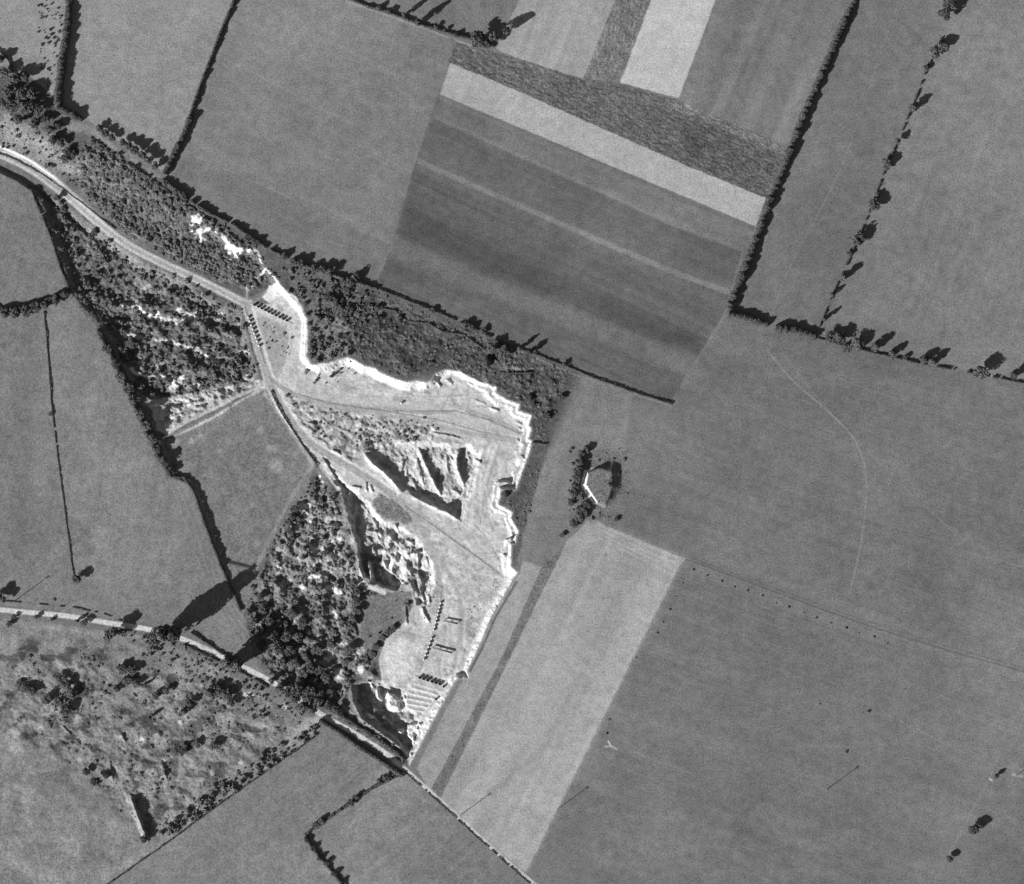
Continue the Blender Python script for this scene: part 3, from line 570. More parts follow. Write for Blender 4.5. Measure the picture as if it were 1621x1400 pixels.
n2 = nd(t, 'ShaderNodeTexNoise'); n2.inputs['Scale'].default_value = 0.16; n2.inputs['Detail'].default_value = 4
t.links.new(tc.outputs['Object'], n1.inputs['Vector']); t.links.new(tc.outputs['Object'], n2.inputs['Vector'])
def mth(t, op, a, b_, c=None):
    q = nd(t, 'ShaderNodeMath', operation=op)
    for i, v in enumerate((a, b_, c)):
        if v is None: continue
        if isinstance(v, (int, float)): q.inputs[i].default_value = v
        else: t.links.new(v, q.inputs[i])
    return q.outputs[0]
s1 = mth(t, 'MULTIPLY', mth(t, 'SUBTRACT', n1.outputs['Fac'], 0.5), 2.3)
s2 = mth(t, 'MULTIPLY', mth(t, 'SUBTRACT', n2.outputs['Fac'], 0.5), 0.75)
s3 = mth(t, 'ADD', s1, s2)
gg = mth(t, 'MULTIPLY_ADD', gr.outputs['Fac'], 0.35, 0.55)
f = mth(t, 'MULTIPLY_ADD', s3, gg, 1.0)
val = mth(t, 'MULTIPLY', at.outputs['Fac'], f)
val = mth(t, 'MINIMUM', mth(t, 'MAXIMUM', val, 0.02), 0.72)
cmb = nd(t, 'ShaderNodeCombineColor')
for i in range(3): t.links.new(val, cmb.inputs[i])
t.links.new(cmb.outputs[0], b.inputs['Base Color'])

def tone_mat(name, v, var=0.25, scale=0.8, rnd=0.0, rough=0.9):
    m, t, b = new_mat(name)
    b.inputs['Roughness'].default_value = rough
    tc = nd(t, 'ShaderNodeTexCoord'); nn = nd(t, 'ShaderNodeTexNoise')
    nn.inputs['Scale'].default_value = scale; nn.inputs['Detail'].default_value = 3
    ge = nd(t, 'ShaderNodeNewGeometry')
    t.links.new(ge.outputs['Position'], nn.inputs['Vector'])
    f = mth(t, 'MULTIPLY_ADD', mth(t, 'SUBTRACT', nn.outputs['Fac'], 0.5), var * 2, 1.0)
    v2 = mth(t, 'MULTIPLY', f, v)
    if rnd:
        oi = nd(t, 'ShaderNodeObjectInfo')
        v2 = mth(t, 'MULTIPLY', v2, mth(t, 'MULTIPLY_ADD', oi.outputs['Random'], rnd, 1 - rnd / 2))
    c = nd(t, 'ShaderNodeCombineColor')
    for i in range(3): t.links.new(v2, c.inputs[i])
    t.links.new(c.outputs[0], b.inputs['Base Color'])
    return m
M_leaf = tone_mat('tree_foliage', 0.10, 0.35, 0.35, 0.4)
M_bush = tone_mat('bush_foliage', 0.165, 0.45, 0.16, 0.5)
M_hedge = tone_mat('hedge_foliage', 0.09, 0.35, 0.3, 0.2)
M_bark = tone_mat('bark', 0.10, 0.3, 3)
M_iron = tone_mat('wagon_iron', 0.05, 0.3, 4, 0.3, 0.6)
M_wheel = tone_mat('wheel_iron', 0.035, 0.2, 5, 0, 0.5)
M_chalk = tone_mat('loaded_chalk', 0.62, 0.15, 3)
M_rail = tone_mat('rail_steel', 0.3, 0.2, 2, 0, 0.4)
M_sleeper = tone_mat('sleeper_wood', 0.34, 0.3, 2)
M_wood = tone_mat('weathered_timber', 0.16, 0.3, 2)
M_heap = tone_mat('dark_dung', 0.035, 0.3, 2)

def npmesh(name, verts, quads, mat):
    me = bpy.data.meshes.new(name)
    verts = np.asarray(verts, np.float32); quads = np.asarray(quads, np.int32)
    me.vertices.add(len(verts)); me.vertices.foreach_set('co', verts.ravel())
    k = quads.shape[1]
    me.loops.add(quads.size); me.loops.foreach_set('vertex_index', quads.ravel())
    me.polygons.add(len(quads))
    me.polygons.foreach_set('loop_start', np.arange(0, quads.size, k, dtype=np.int32))
    me.materials.append(mat)
    me.update(calc_edges=True)
    return me
def link(name, me, parent=None, loc=None):
    o = bpy.data.objects.new(name, me); COL.objects.link(o)
    if parent is not None: o.parent = parent
    if loc is not None: o.location = loc
    return o
def tag(o, label=None, cat=None, group=None, kind=None):
    if label: o['label'] = label
    if cat: o['category'] = cat
    if group: o['group'] = group
    if kind: o['kind'] = kind
    return o

# ------------------------------------------------------------------ ground sheet, cut along field edges
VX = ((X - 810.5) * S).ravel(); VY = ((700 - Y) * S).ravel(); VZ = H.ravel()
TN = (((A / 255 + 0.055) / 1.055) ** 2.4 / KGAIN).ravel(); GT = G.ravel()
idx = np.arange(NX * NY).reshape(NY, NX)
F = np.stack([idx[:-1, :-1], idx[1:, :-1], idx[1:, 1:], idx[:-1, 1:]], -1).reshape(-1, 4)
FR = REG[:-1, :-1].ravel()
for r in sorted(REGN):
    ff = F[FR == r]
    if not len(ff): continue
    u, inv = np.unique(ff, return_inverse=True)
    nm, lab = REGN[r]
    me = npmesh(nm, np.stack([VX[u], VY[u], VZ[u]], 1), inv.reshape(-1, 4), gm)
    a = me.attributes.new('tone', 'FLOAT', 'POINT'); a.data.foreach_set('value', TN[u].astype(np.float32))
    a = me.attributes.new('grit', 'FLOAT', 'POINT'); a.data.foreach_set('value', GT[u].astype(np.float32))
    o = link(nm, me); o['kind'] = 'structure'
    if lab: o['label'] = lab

# ------------------------------------------------------------------ vegetation
def leaves(cent, nrm, size, r):
    """quads round centres, facing roughly nrm"""
    nn = nrm + r.normal(0, 0.45, nrm.shape)
    nn /= np.linalg.norm(nn, axis=1)[:, None] + 1e-9
    ref = r.normal(0, 1, nrm.shape)
    a = np.cross(nn, ref); a /= np.linalg.norm(a, axis=1)[:, None] + 1e-9
    b_ = np.cross(nn, a)
    s = (size * r.uniform(0.6, 1.3, len(cent)))[:, None]
    v = np.stack([cent - a * s, cent - b_ * s * 0.8, cent + a * s, cent + b_ * s * 0.8], 1).reshape(-1, 3)
    q = np.arange(len(v)).reshape(-1, 4)
    return v, q
def crown(seed, kind):
    r = np.random.default_rng(seed)
    vs = []; qs = []; off = 0
    if kind == 'broad': nc, per, sz = 22, 55, 0.125
    elif kind == 'tall': nc, per, sz = 26, 55, 0.12
    elif kind == 'row': nc, per, sz = 14, 40, 0.15
    else: nc, per, sz = 7, 22, 0.19
    for c in range(nc):
        u = r.normal(0, 1, 3); u /= np.linalg.norm(u)
        if kind in ('broad', 'row'):
            cc = u * r.uniform(0.35, 0.72) * np.array([1, 1, 0.8]); rad = r.uniform(0.26, 0.44)
        elif kind == 'tall':
            z = r.uniform(-1, 1); wv = 0.62 * math.sqrt(max(0.05, 1 - abs(z + 0.15) ** 2.2))
            an = r.uniform(0, 2 * PI); cc = np.array([math.cos(an) * wv * r.uniform(.3, 1), math.sin(an) * wv * r.uniform(.3, 1), z]); rad = r.uniform(0.25, 0.4)
        else:
            u[2] = abs(u[2]) * 0.7; cc = u * r.uniform(0.2, 0.6); rad = r.uniform(0.32, 0.5)
        q = r.normal(0, 1, (per, 3)); q /= np.linalg.norm(q, axis=1)[:, None]
        pos = cc + q * rad * r.uniform(0.65, 1.0, (per, 1))
        if kind == 'bush': pos[:, 2] = np.maximum(pos[:, 2], -0.1)
        v, f_ = leaves(pos, q, sz * (1 if kind != 'tall' else 1), r)
        vs.append(v); qs.append(f_ + off); off += len(v)
    return np.concatenate(vs), np.concatenate(qs)
CR = {k: [crown(s * 7 + ki * 100, k) for s in range(nv)] for ki, (k, nv) in enumerate([('broad', 5), ('tall', 3), ('row', 4), ('bush', 6)])}
CM = {k: [npmesh(('bush' if k == 'bush' else 'crown'), v, q, M_bush if k == 'bush' else M_leaf) for v, q in L] for k, L in CR.items()}

def tube(path, radii, sides=6):
    vs, qs = [], []
    for (p, r_) in zip(path, radii):
        for k in range(sides):
            a = 2 * PI * k / sides
            vs.append((p[0] + math.cos(a) * r_, p[1] + math.sin(a) * r_, p[2]))
    for i in range(len(path) - 1):
        for k in range(sides):
            a, b_ = i * sides + k, i * sides + (k + 1) % sides
            qs.append((a, b_, b_ + sides, a + sides))
    return vs, qs
tv, tq = tube([(0, 0, -0.05), (0.004, 0, 0.25), (-0.006, 0.008, 0.5), (0.004, 0, 0.8)], [0.034, 0.024, 0.018, 0.006])
for k in range(5):      # limbs
    a = k * 1.3; z0 = 0.32 + 0.07 * k
    pts = [(0, 0, z0), (math.cos(a) * 0.10, math.sin(a) * 0.10, z0 + 0.12), (math.cos(a) * 0.20, math.sin(a) * 0.20, z0 + 0.22)]
    v2, q2 = tube(pts, [0.012, 0.008, 0.003], 5)
    o_ = len(tv); tv += v2; tq += [tuple(x_ + o_ for x_ in q_) for q_ in q2]
TRUNK = npmesh('trunk', tv, tq, M_bark)

def tree(px, py, h, r, label, group, kind='broad', name='tree'):
    """h metres, r crown radius in photo pixels"""
    z = float(hz(px, py))
    e = bpy.data.objects.new(name, None); COL.objects.link(e)
    h = h * HF
    e.location = P(px, py, z); e.rotation_euler = (0, 0, random.uniform(0, 6.28))
    tag(e, label, 'tree', group)
    me = random.choice(CM[kind])
    R = r * S
    c = link('crown', me, e)
    if kind == 'tall':
        c.location = (0, 0, h * 0.55); c.scale = (R, R, h * 0.40)
    else:
        cz = min(h * 0.42, max(R * 0.8, h * 0.30))
        c.location = (0, 0, h - cz * 0.98); c.scale = (R, R, cz)
    t_ = link('trunk', TRUNK, e); t_.scale = (h * 0.9, h * 0.9, h * 0.95)
    return e
ORD = ['first', 'second', 'third', 'fourth', 'fifth', 'sixth', 'seventh', 'eighth', 'ninth', 'tenth', 'eleventh', 'twelfth', 'thirteenth', 'fourteenth', 'fifteenth', 'sixteenth', 'seventeenth', 'eighteenth', 'nineteenth', 'twentieth', 'twenty-first', 'twenty-second', 'twenty-third', 'twenty-fourth', 'twenty-fifth', 'twenty-sixth', 'twenty-seventh', 'twenty-eighth', 'twenty-ninth', 'thirtieth']
def row(fmt, group, items, kind='broad', name='tree'):
    for i, it in enumerate(items):
        k = it[4] if len(it) > 4 else kind
        tree(it[0], it[1], it[2], it[3], fmt.format(ORD[i]), group, k, name)

row('{} tree from the left in the ragged row above the scrub belt', 'trees above the scrub belt', [(158, 204, 4.2, 8), (168, 211, 4.8, 8), (178, 218, 4.6, 8), (196, 226, 5, 8), (206, 232, 6, 9), (216, 239, 6.4, 9), (226, 246, 6.4, 9), (236, 254, 6, 9), (246, 264, 5, 8)])
row('{} tree counting down the tree line in the right-hand pasture', 'trees down the right-hand field line', [(a, b_, h_ * 1.12, r_ * (1.6 if k_ else 1.3)) + tuple(k_) for a, b_, h_, r_, *k_ in [(1500, 6, 10, 12), (1494, 26, 8, 10), (1480, 82, 5.5, 10), (1488, 74, 5.5, 9), (1465, 110, 3, 5), (1444, 172, 6, 6, 'tall'), (1418, 225, 5, 5), (1402, 262, 5, 9), (1388, 310, 3, 4), (1382, 325, 6, 9), (1356, 380, 6.5, 10), (1345, 402, 2.5, 5), (1334, 440, 6.5, 6, 'tall'), (1316, 467, 4.5, 3, 'tall'), (1304, 506, 5.5, 3, 'tall')]])
row('{} tree counting from the left along the thin hedge at the right', 'trees along the thin hedge at right', [(a, b_, h_ * 1.08, r_ * (1.6 if k_ else 1.25)) + tuple(k_) for a, b_, h_, r_, *k_ in [(1314, 534, 4.5, 9), (1327, 536, 6, 10), (1357, 545, 6, 8, 'broad'), (1384, 550, 6.2, 6, 'tall'), (1412, 560, 5, 5, 'tall'), (1462, 570, 5, 6, 'tall'), (1474, 574, 6, 6, 'tall'), (1550, 590, 8.4, 10), (1603, 595, 6, 5, 'tall'), (1340, 552, 4, 7), (1432, 566, 3, 4)]])
row('{} tree from the left on the hedge at the top edge, with a long shadow', 'trees on the top hedge', [(640, 25, 9, 5, 'tall'), (662, 38, 11, 7, 'tall'), (690, 44, 3.5, 4), (704, 50, 3.5, 4), (722, 57, 3.6, 5), (757, 64, 10, 15), (770, 72, 9, 10), (782, 62, 12, 9), (800, 52, 11, 7), (600, 14, 4, 5), (616, 20, 4, 5)])
row('{} tree in the dark clump at the left end of the scrub belt', 'dark clump at the left edge', [(8, 118, 7, 10), (24, 126, 8, 12), (42, 124, 7, 9), (14, 145, 7, 11), (34, 150, 8, 12), (52, 150, 7, 10), (22, 170, 8, 11), (44, 172, 8, 12), (62, 176, 7, 9), (30, 190, 6, 9), (56, 196, 7, 10), (74, 190, 6, 8), (80, 205, 6, 9), (92, 200, 5, 8), (84, 222, 6, 9), (98, 226, 6, 9), (108, 240, 5, 8), (102, 252, 5, 8), (116, 246, 4.5, 7), (2, 96, 6, 9), (6, 165, 7, 9)])
row('{} tree from the left on the scrub edge below the meadow', 'trees on the upper edge of the scrub', [(262, 292, 3.5, 6), (278, 304, 4, 7), (292, 312, 4, 7), (392, 378, 3.5, 7), (404, 384, 4, 8), (450, 405, 4, 7), (466, 414, 4.5, 8), (478, 416, 5, 9), (498, 425, 4.5, 9), (512, 428, 5.5, 9), (524, 430, 6, 9), (545, 445, 4, 7), (556, 448, 6, 10), (563, 440, 5.5, 8)])
row('{} tree from the left in the sparse scrub above the quarry', 'trees in the sparse scrub', [(520, 472, 3.5, 9), (535, 490, 3.5, 10), (548, 460, 4, 8), (552, 492, 3, 8), (530, 478, 3.5, 9), (545, 502, 3, 8), (598, 488, 3, 7), (598, 507, 2.5, 7), (632, 504, 2.5, 7), (683, 493, 3, 7), (738, 514, 4, 8), (748, 518, 3.5, 7), (765, 524, 3, 7), (822, 552, 7, 5, 'tall'), (838, 558, 6.5, 6, 'tall'), (845, 555, 5, 6), (893, 577, 3, 5), (780, 552, 5, 12), (796, 560, 4.5, 12), (770, 575, 4, 10), (888, 630, 3, 6), (838, 630, 3, 8), (865, 660, 3, 7)])
row('{} tree in the shady row below the wide dark hedge at left', 'trees by the left hedge', [(6, 498, 5, 9), (22, 497, 5, 9), (40, 494, 5, 9), (56, 488, 5, 8), (70, 484, 5.5, 9), (86, 476, 5, 8)])
row('{} tree counting along the lower road from the left edge', 'trees along the lower road', [(-6, 945, 7, 10), (4, 950, 6, 7), (12, 989, 3, 6), (20, 977, 2.6, 4), (55, 978, 2.8, 5), (80, 982, 2, 4), (120, 984, 4, 5, 'tall'), (132, 986, 3.6, 7), (172, 1006, 10, 10), (180, 1000, 10, 9), (192, 1002, 5, 8), (120, 916, 6, 9, 'broad')])
tree(250, 1008, 20, 15, 'shortest of the three tall trees at the road bend', None)
tree(262, 1000, 31, 17, 'tallest tree beside the lower road, its shadow reaching the quarry scrub', None, 'tall')
tree(277, 1002, 27, 16, 'second tall tree beside the lower road, just right of the tallest', None, 'tall')
tree(364, 1046, 22, 15, 'tall dark tree over the lower road before the gap in the trees', None, 'tall')
tree(378, 1050, 17, 14, 'shorter dark tree right beside the tall one over the lower road', None, 'tall')
row('{} dark tree counting down the crescent on the old workings', 'crescent of dark trees', [(466, 806, 3, 7), (461, 818, 3.5, 8), (456, 828, 3, 8), (458, 842, 3.4, 8), (464, 852, 3, 7), (474, 822, 3, 7), (509, 793, 3, 7), (507, 805, 2.5, 5), (481, 868, 3, 5), (480, 882, 3, 5), (515, 876, 2.5, 6), (525, 880, 2.5, 6), (532, 832, 2.5, 7), (528, 842, 2.5, 6)])
row('{} dark tree counting down the strip left of the grassy hollow', 'dark strip left of the hollow', [(560, 925, 4, 8), (563, 938, 4, 9), (562, 952, 4, 9), (564, 966, 4, 9), (560, 980, 4, 9), (556, 992, 4, 8), (552, 1030, 3.5, 9), (546, 1048, 3, 8), (614, 1002, 2.2, 7), (605, 1011, 2.2, 7), (594, 1024, 2.4, 8), (588, 1038, 2.4, 8), (622, 996, 2.2, 7), (645, 958, 2, 5)])
row('{} tree in the dark wood between rough pasture and quarry', 'dark wood south of the rough pasture', [(a, b_, h_ * 0.62, r_) for a, b_, h_, r_ in [(400, 985, 9, 10), (412, 1000, 9, 11), (425, 985, 8, 10), (432, 1005, 10, 12), (446, 990, 8, 10), (452, 1010, 9, 13), (460, 1030, 9, 12), (472, 1008, 8, 11), (440, 1028, 9, 11), (468, 1050, 9, 12), (484, 1040, 8, 10), (492, 1058, 8, 10), (480, 1065, 9, 11), (495, 1078, 8, 10), (505, 1062, 7, 9), (476, 1082, 10, 11), (490, 1096, 9, 12), (505, 1100, 9, 11), (462, 970, 7, 12), (478, 985, 7, 10), (415, 965, 6, 9), (410, 945, 5, 8), (500, 1030, 7, 10), (515, 1075, 7, 9), (392, 970, 6, 8), (448, 1048, 8, 9), (520, 1098, 6, 9), (412, 1022, 7, 9), (524, 1020, 6, 9)]])
row('{} tree from the left where the road runs into the dark wood', 'trees over the road by the wood', [(441, 1090, 5, 9), (454, 1098, 7, 11), (466, 1107, 8, 12), (480, 1118, 8, 12), (494, 1125, 7, 10), (470, 1092, 7, 11), (503, 1110, 7, 11), (518, 1116, 6, 10), (532, 1124, 5, 8), (486, 1104, 8, 12), (430, 1078, 4, 7)])
row('{} tree of the scattered clumps on the rough common', 'clumps on the rough common', [(94, 1074, 4, 9), (104, 1085, 5, 11), (112, 1098, 5, 12), (92, 1110, 4.5, 10), (104, 1124, 5, 12), (72, 1108, 4, 10), (40, 1090, 4, 9), (50, 1096, 4, 9), (30, 1084, 3, 8), (192, 1060, 5, 10), (206, 1062, 5, 10), (198, 1078, 4, 11), (184, 1092, 3.5, 8), (214, 1082, 3.5, 8), (228, 1085, 4, 4, 'tall'), (246, 1102, 4, 8), (262, 1096, 3.5, 7), (236, 1137, 4.5, 4, 'tall'), (332, 1098, 5, 11), (345, 1092, 5, 11), (358, 1102, 5, 11), (365, 1112, 4, 9), (300, 1115, 4, 8), (290, 1128, 4, 8), (135, 1224, 4, 8), (150, 1238, 7, 9), (310, 1180, 4, 9), (336, 1182, 3.5, 8), (285, 1190, 4.5, 9), (228, 1330, 4, 8)], )
row('{} tree down the bushy boundary at the bottom', 'bushy boundary at the bottom', [(600, 1238, 3, 7), (612, 1232, 4, 8), (565, 1262, 3.5, 6), (555, 1272, 4, 7), (508, 1300, 3.4, 7), (500, 1308, 3, 7), (484, 1332, 3, 5), (494, 1345, 3.5, 5), (505, 1360, 3.5, 5), (516, 1368, 3.6, 5), (528, 1385, 3.8, 5), (540, 1398, 3.6, 5)])
row('{} bushy tree from the left on the bank west of the old pit', 'bank above the old pit', [(158, 530, 3, 8), (168, 552, 4, 9), (180, 575, 4.5, 9), (190, 598, 4.5, 10), (202, 615, 4.5, 10), (210, 635, 4.5, 10), (222, 655, 5, 10), (232, 675, 5, 11), (240, 695, 5, 11), (248, 712, 5, 10), (258, 730, 5, 9), (268, 745, 3.6, 8), (196, 560, 5, 12), (205, 545, 4, 10), (218, 610, 4, 9)])
tree(1540, 1312, 6.4, 10, 'largest lone tree on the field line at the bottom right', None, 'broad')
tree(1502, 1358, 4.4, 7, 'lower of the two lone trees on the field line at the bottom right', None, 'broad')
tree(1576, 1228, 3.8, 5, 'small lone tree where two faint paths meet at the bottom right', None, 'broad')
tree(78, 655, 1.8, 4, 'tiny tree at the lower end of the thin fence line in the left pasture', None, 'row')
tree(148, 366, 4, 7, 'round dark tree standing alone in the grass left of the road', None)
tree(140, 372, 3.5, 7, 'smaller tree touching the round dark one left of the road', None)
tree(88, 312, 4, 7, 'dark tree in the grass just below the road cutting', None)
tree(96, 330, 3.5, 7, 'lower tree of the pair just below the road cutting', None)
row('{} tree round the small mound in the field', 'trees round the mound', [(a, b_, h_, r_ + 1) for a, b_, h_, r_ in [(921, 718, 4, 7), (930, 712, 3.5, 6), (918, 732, 4.5, 8), (915, 746, 4.5, 8), (913, 758, 4.5, 8), (911, 770, 4.5, 8), (909, 782, 4, 8), (905, 796, 3, 7), (928, 797, 4, 8), (924, 808, 4, 9), (917, 820, 4.5, 10), (908, 830, 4, 8), (916, 806, 4, 7), (890, 847, 2, 4), (976, 822, 2, 4), (920, 786, 3.5, 7)]])
tree(800, 783, 2.5, 7, 'dark round tree on the block of turf that juts into the quarry', None)

# hedges
def hedge(label, pts, wpx, h, name='hedge', dens=1.0, gaps=0.0, cat='hedge'):
    h = h * HF
    r = np.random.default_rng(int(pts[0][0] * 7 + pts[0][1]) % 99991 + 5)
    cs, ns = [], []
    for i in range(len(pts) - 1):
        a, b_ = np.array(pts[i], float), np.array(pts[i + 1], float)
        L = np.linalg.norm(b_ - a); k = int(L * S * (18 + 15 * h * wpx * S * 0.5) * dens)
        t_ = r.random(k); th = r.uniform(0, PI, k)
        c = a + (b_ - a) * t_[:, None]
        nrm = np.array([-(b_ - a)[1], (b_ - a)[0]]) / L
        lump = 1 + 0.7 * fbm(c[:, 0] / 7, c[:, 1] / 7, 5, 2)
        if gaps:
            kp = fbm(c[:, 0] / 9, c[:, 1] / 9, 15, 2) > gaps - 0.5
        else: kp = np.ones(k, bool)
        rr = r.uniform(0.6, 1.0, k)
        lat = np.cos(th) * wpx / 2 * rr * lump + 1.0 * fbm(c[:, 0] / 11, c[:, 1] / 11, 9, 2)
        z = (np.sin(th) ** 0.7) * h * rr * lump
        q = c + nrm * lat[:, None]
        zz = hz(q[:, 0], q[:, 1]) + z
        cs.append(np.stack([(q[:, 0] - 810.5) * S, (700 - q[:, 1]) * S, zz], 1)[kp])
        ns.append(np.stack([nrm[0] * np.cos(th), -nrm[1] * np.cos(th), np.sin(th) + 0.1], 1)[kp])
    cs = np.concatenate(cs); ns = np.concatenate(ns)
    v, q = leaves(cs, ns, min(0.55, 0.22 + 0.1 * h), r)
    o0 = np.array(P(pts[0][0], pts[0][1], float(hz(*pts[0]))))
    o = link(name, npmesh(name, v - o0, q, M_hedge), None, o0)
    tag(o, label, cat)
    return o
hedge('tall thick hedge down the left side of the pale top pasture', [(112, -40), (109, 20), (105, 60), (98, 105), (94, 140), (92, 166)], 12, 4.0)
hedge('short thick hedge stub turning right at the corner of the pale pasture', [(92, 170), (108, 179), (130, 190)], 10, 3.6)
hedge('narrow straight hedge between pale pasture and meadow at top left', [(392, -40), (372, 0), (352, 45), (331, 100), (314, 145), (303, 178)], 5, 2.5)
hedge('thicker lower end of the straight hedge, meeting the scrub belt', [(304, 180), (295, 205), (282, 232), (270, 256), (261, 276)], 9, 3.6)
hedge('broad dark hedge right of the striped fields', [(1372, -40), (1352, 0), (1332, 42), (1302, 112), (1272, 182), (1246, 250), (1217, 320), (1192, 390), (1168, 450), (1153, 490)], 11, 3.9)
hedge('thick hedge stub right of the field corner gap', [(1153, 497), (1182, 504), (1214, 514)], 11, 3.2)
hedge('second thick hedge stub, beyond the gateway', [(1228, 520), (1258, 523), (1290, 533)], 12, 3.3)
hedge('thin broken hedge down the right-hand pasture line', [(1490, 60), (1466, 112), (1440, 178), (1420, 225), (1398, 275), (1380, 325), (1352, 392), (1325, 450), (1296, 518)], 3, 1.3, gaps=0.35)
hedge('thin hedge running right from the gateway to the photo edge', [(1294, 536), (1340, 549), (1400, 563), (1450, 575), (1540, 591), (1621, 607), (1700, 622)], 4, 1.5, gaps=0.25)
hedge('ragged hedge along the top edge above the meadow', [(535, -8), (580, 10), (620, 22), (660, 37), (700, 50), (740, 61), (782, 74)], 5, 1.8)
hedge('ragged hedge on the upper edge of the scrub by the meadow', [(258, 284), (300, 318), (335, 340), (370, 356), (405, 382), (440, 402), (500, 428), (560, 446), (597, 458)], 6, 2.4, gaps=0.2)
hedge('low broken hedge below the striped fields', [(600, 458), (650, 478), (700, 498), (745, 518), (800, 545), (850, 562)], 4, 1.3, gaps=0.3)
hedge('thin dark hedge at the lower corner of the striped fields', [(850, 562), (905, 584), (950, 602), (1000, 620), (1064, 640)], 3, 1.2)
hedge('wide dark hedge between the two left pastures', [(-40, 495), (0, 492), (30, 488), (60, 480), (106, 462)], 9, 3.4)
hedge('thin fence-like hedge running down the left pasture', [(67, 492), (71, 530), (74, 570), (77, 610), (80, 650)], 1.9, 0.9)
hedge('faint thin hedge line continuing down the left pasture to a round tree', [(81, 657), (86, 698), (92, 745), (99, 800), (106, 852), (111, 890), (116, 922)], 1.7, 0.6, gaps=0.12)
hedge('small curved hedge at the far left edge above the dark clump', [(-20, 72), (0, 82), (12, 92), (20, 108)], 3, 1.4)
hedge('thick dark hedge on the bank west of the old pit', [(152, 522), (172, 560), (192, 600), (212, 645), (232, 690), (250, 725), (268, 752)], 8, 2.6)
hedge('curved thin hedge from the old pit bank down to the shadows', [(268, 754), (290, 756), (303, 775), (313, 800), (322, 828), (335, 862), (347, 895), (364, 930), (380, 968)], 4.5, 1.7)
hedge('thin hedge on the right side of the upper left pasture', [(42, 290), (60, 330), (78, 375), (92, 420), (108, 460)], 3, 1.1, gaps=0.15)
hedge('low hedge on the field bank beside the quarry road', [(428, 618), (440, 646), (456, 672), (478, 705), (502, 738)], 2.2, 0.9)
hedge('crooked hedge from the road end to the bottom field corner', [(640, 1224), (622, 1232), (600, 1242), (575, 1258), (555, 1272), (530, 1290), (505, 1304), (482, 1324)], 5, 1.7, gaps=0.25)
hedge('hedge running from the field corner off the bottom edge', [(482, 1326), (492, 1342), (508, 1362), (528, 1386), (548, 1412)], 5, 1.8)
hedge('dark hedge on the lower side of the road below the wood', [(505, 1142), (535, 1160), (562, 1180), (600, 1205), (638, 1228)], 8, 2.2)
hedge('dark hedge on the upper side of the road below the wood', [(512, 1118), (545, 1138), (575, 1158), (610, 1180), (640, 1204)], 9, 2.0)
hedge('thin dark diagonal hedge below the rough common', [(90, 1458), (172, 1400), (260, 1338), (350, 1272), (430, 1216), (500, 1166)], 2.6, 1.0)
hedge('broken hedge on the upper side of the lower road at left', [(0, 952), (60, 958), (110, 962), (160, 972), (190, 984)], 2.2, 0.6, gaps=0.45)
hedge('dark hedge beside the white stretch of the lower road', [(300, 1002), (325, 1018), (350, 1036), (362, 1040)], 4, 1.2)
hedge('low hedge on the lower side of the white stretch of road', [(290, 1022), (340, 1046), (385, 1068), (425, 1090)], 5, 1.0, gaps=0.2)
hedge('low hedge on the lower side of the road to the bottom edge', [(640, 1222), (690, 1266), (740, 1312), (800, 1366), (850, 1408)], 2, 0.7, gaps=0.25)
hedge('dark hedge bank above the beds of the overgrown strip', [(560, 558), (640, 528)], 2, 0.3, gaps=0.6)
hedge('low hedge added in place of the dark ditch line beside the road cutting', [(-20, 236), (20, 250), (60, 272), (100, 300), (130, 322), (180, 362)], 2, 0.7)  # leaf strip added to darken the ditch line, no hedge grows here
hedge('short dark hedge end in the overgrown strip by the quarry corner', [(792, 590), (820, 591), (842, 590)], 2.5, 0.9)
hedge('short dark hedge stub beside the quarry rim', [(842, 701), (866, 704)], 2.5, 1.0)
hedge('winding thin growth inside the sparse scrub', [(600, 488), (625, 492), (645, 508), (680, 513), (700, 525), (735, 530), (768, 555)], 2, 0.8, gaps=0.15)

# scattered scrub: the largest bushes stand as things of their own, the rest is one mass
def inpoly(px, py, pts):
    return sdf(np.atleast_1d(np.asarray(px, float)), np.atleast_1d(np.asarray(py, float)), pts) > 0
ROADS = [(R1, 9), (R1B, 8), (R2, 5), (R2B, 5), ([(228, 638), (300, 626), (420, 603)], 6)]
def zrow(pts, count, r0, r1, label, clump=0.0, avoid=True, h=0.9, thr=175):
    p = np.array(pts, float); out = []
    q = rng.random((count * 4, 2)) * (p.max(0) - p.min(0)) + p.min(0)
    q = q[inpoly(q[:, 0], q[:, 1], pts)]
    if clump: q = q[fbm(q[:, 0] / 22, q[:, 1] / 22, 55, 3) > clump - 0.5]
    if avoid:
        for rp, wv in ROADS:
            dm, _, _ = ldist(q[:, 0], q[:, 1], rp); q = q[dm > wv]
        ii = np.searchsorted(xs, q[:, 0]); jj = np.searchsorted(ys, q[:, 1])
        q = q[(A[jj, ii] < thr) | (rng.random(len(q)) < 0.12)]
    q = q[:count]
    for a in q:
        rr = r0 + (r1 - r0) * rng.random() ** 2.2
        out.append((a[0], a[1], rr, rr * S * h * 1.15 * rng.uniform(0.7, 1.3), label))
    return out
B = []
B += zrow([(120, 250), (145, 218), (250, 290), (330, 342), (400, 388), (440, 440), (390, 462), (300, 425), (200, 372), (130, 312)], 900, 2.2, 6.0, 'rounded bush in the dense belt between the road and the upper meadow', h=0.55)
B += zrow([(0, 170), (80, 215), (130, 270), (150, 320), (90, 275), (0, 232)], 90, 1.5, 4, 'bush on the pale slope above the road cutting')
B += zrow([(60, 0), (100, 0), (95, 80), (85, 160), (65, 135), (60, 60)], 70, 1.5, 3.5, 'bush in the pale rough strip beside the tall top left hedge')
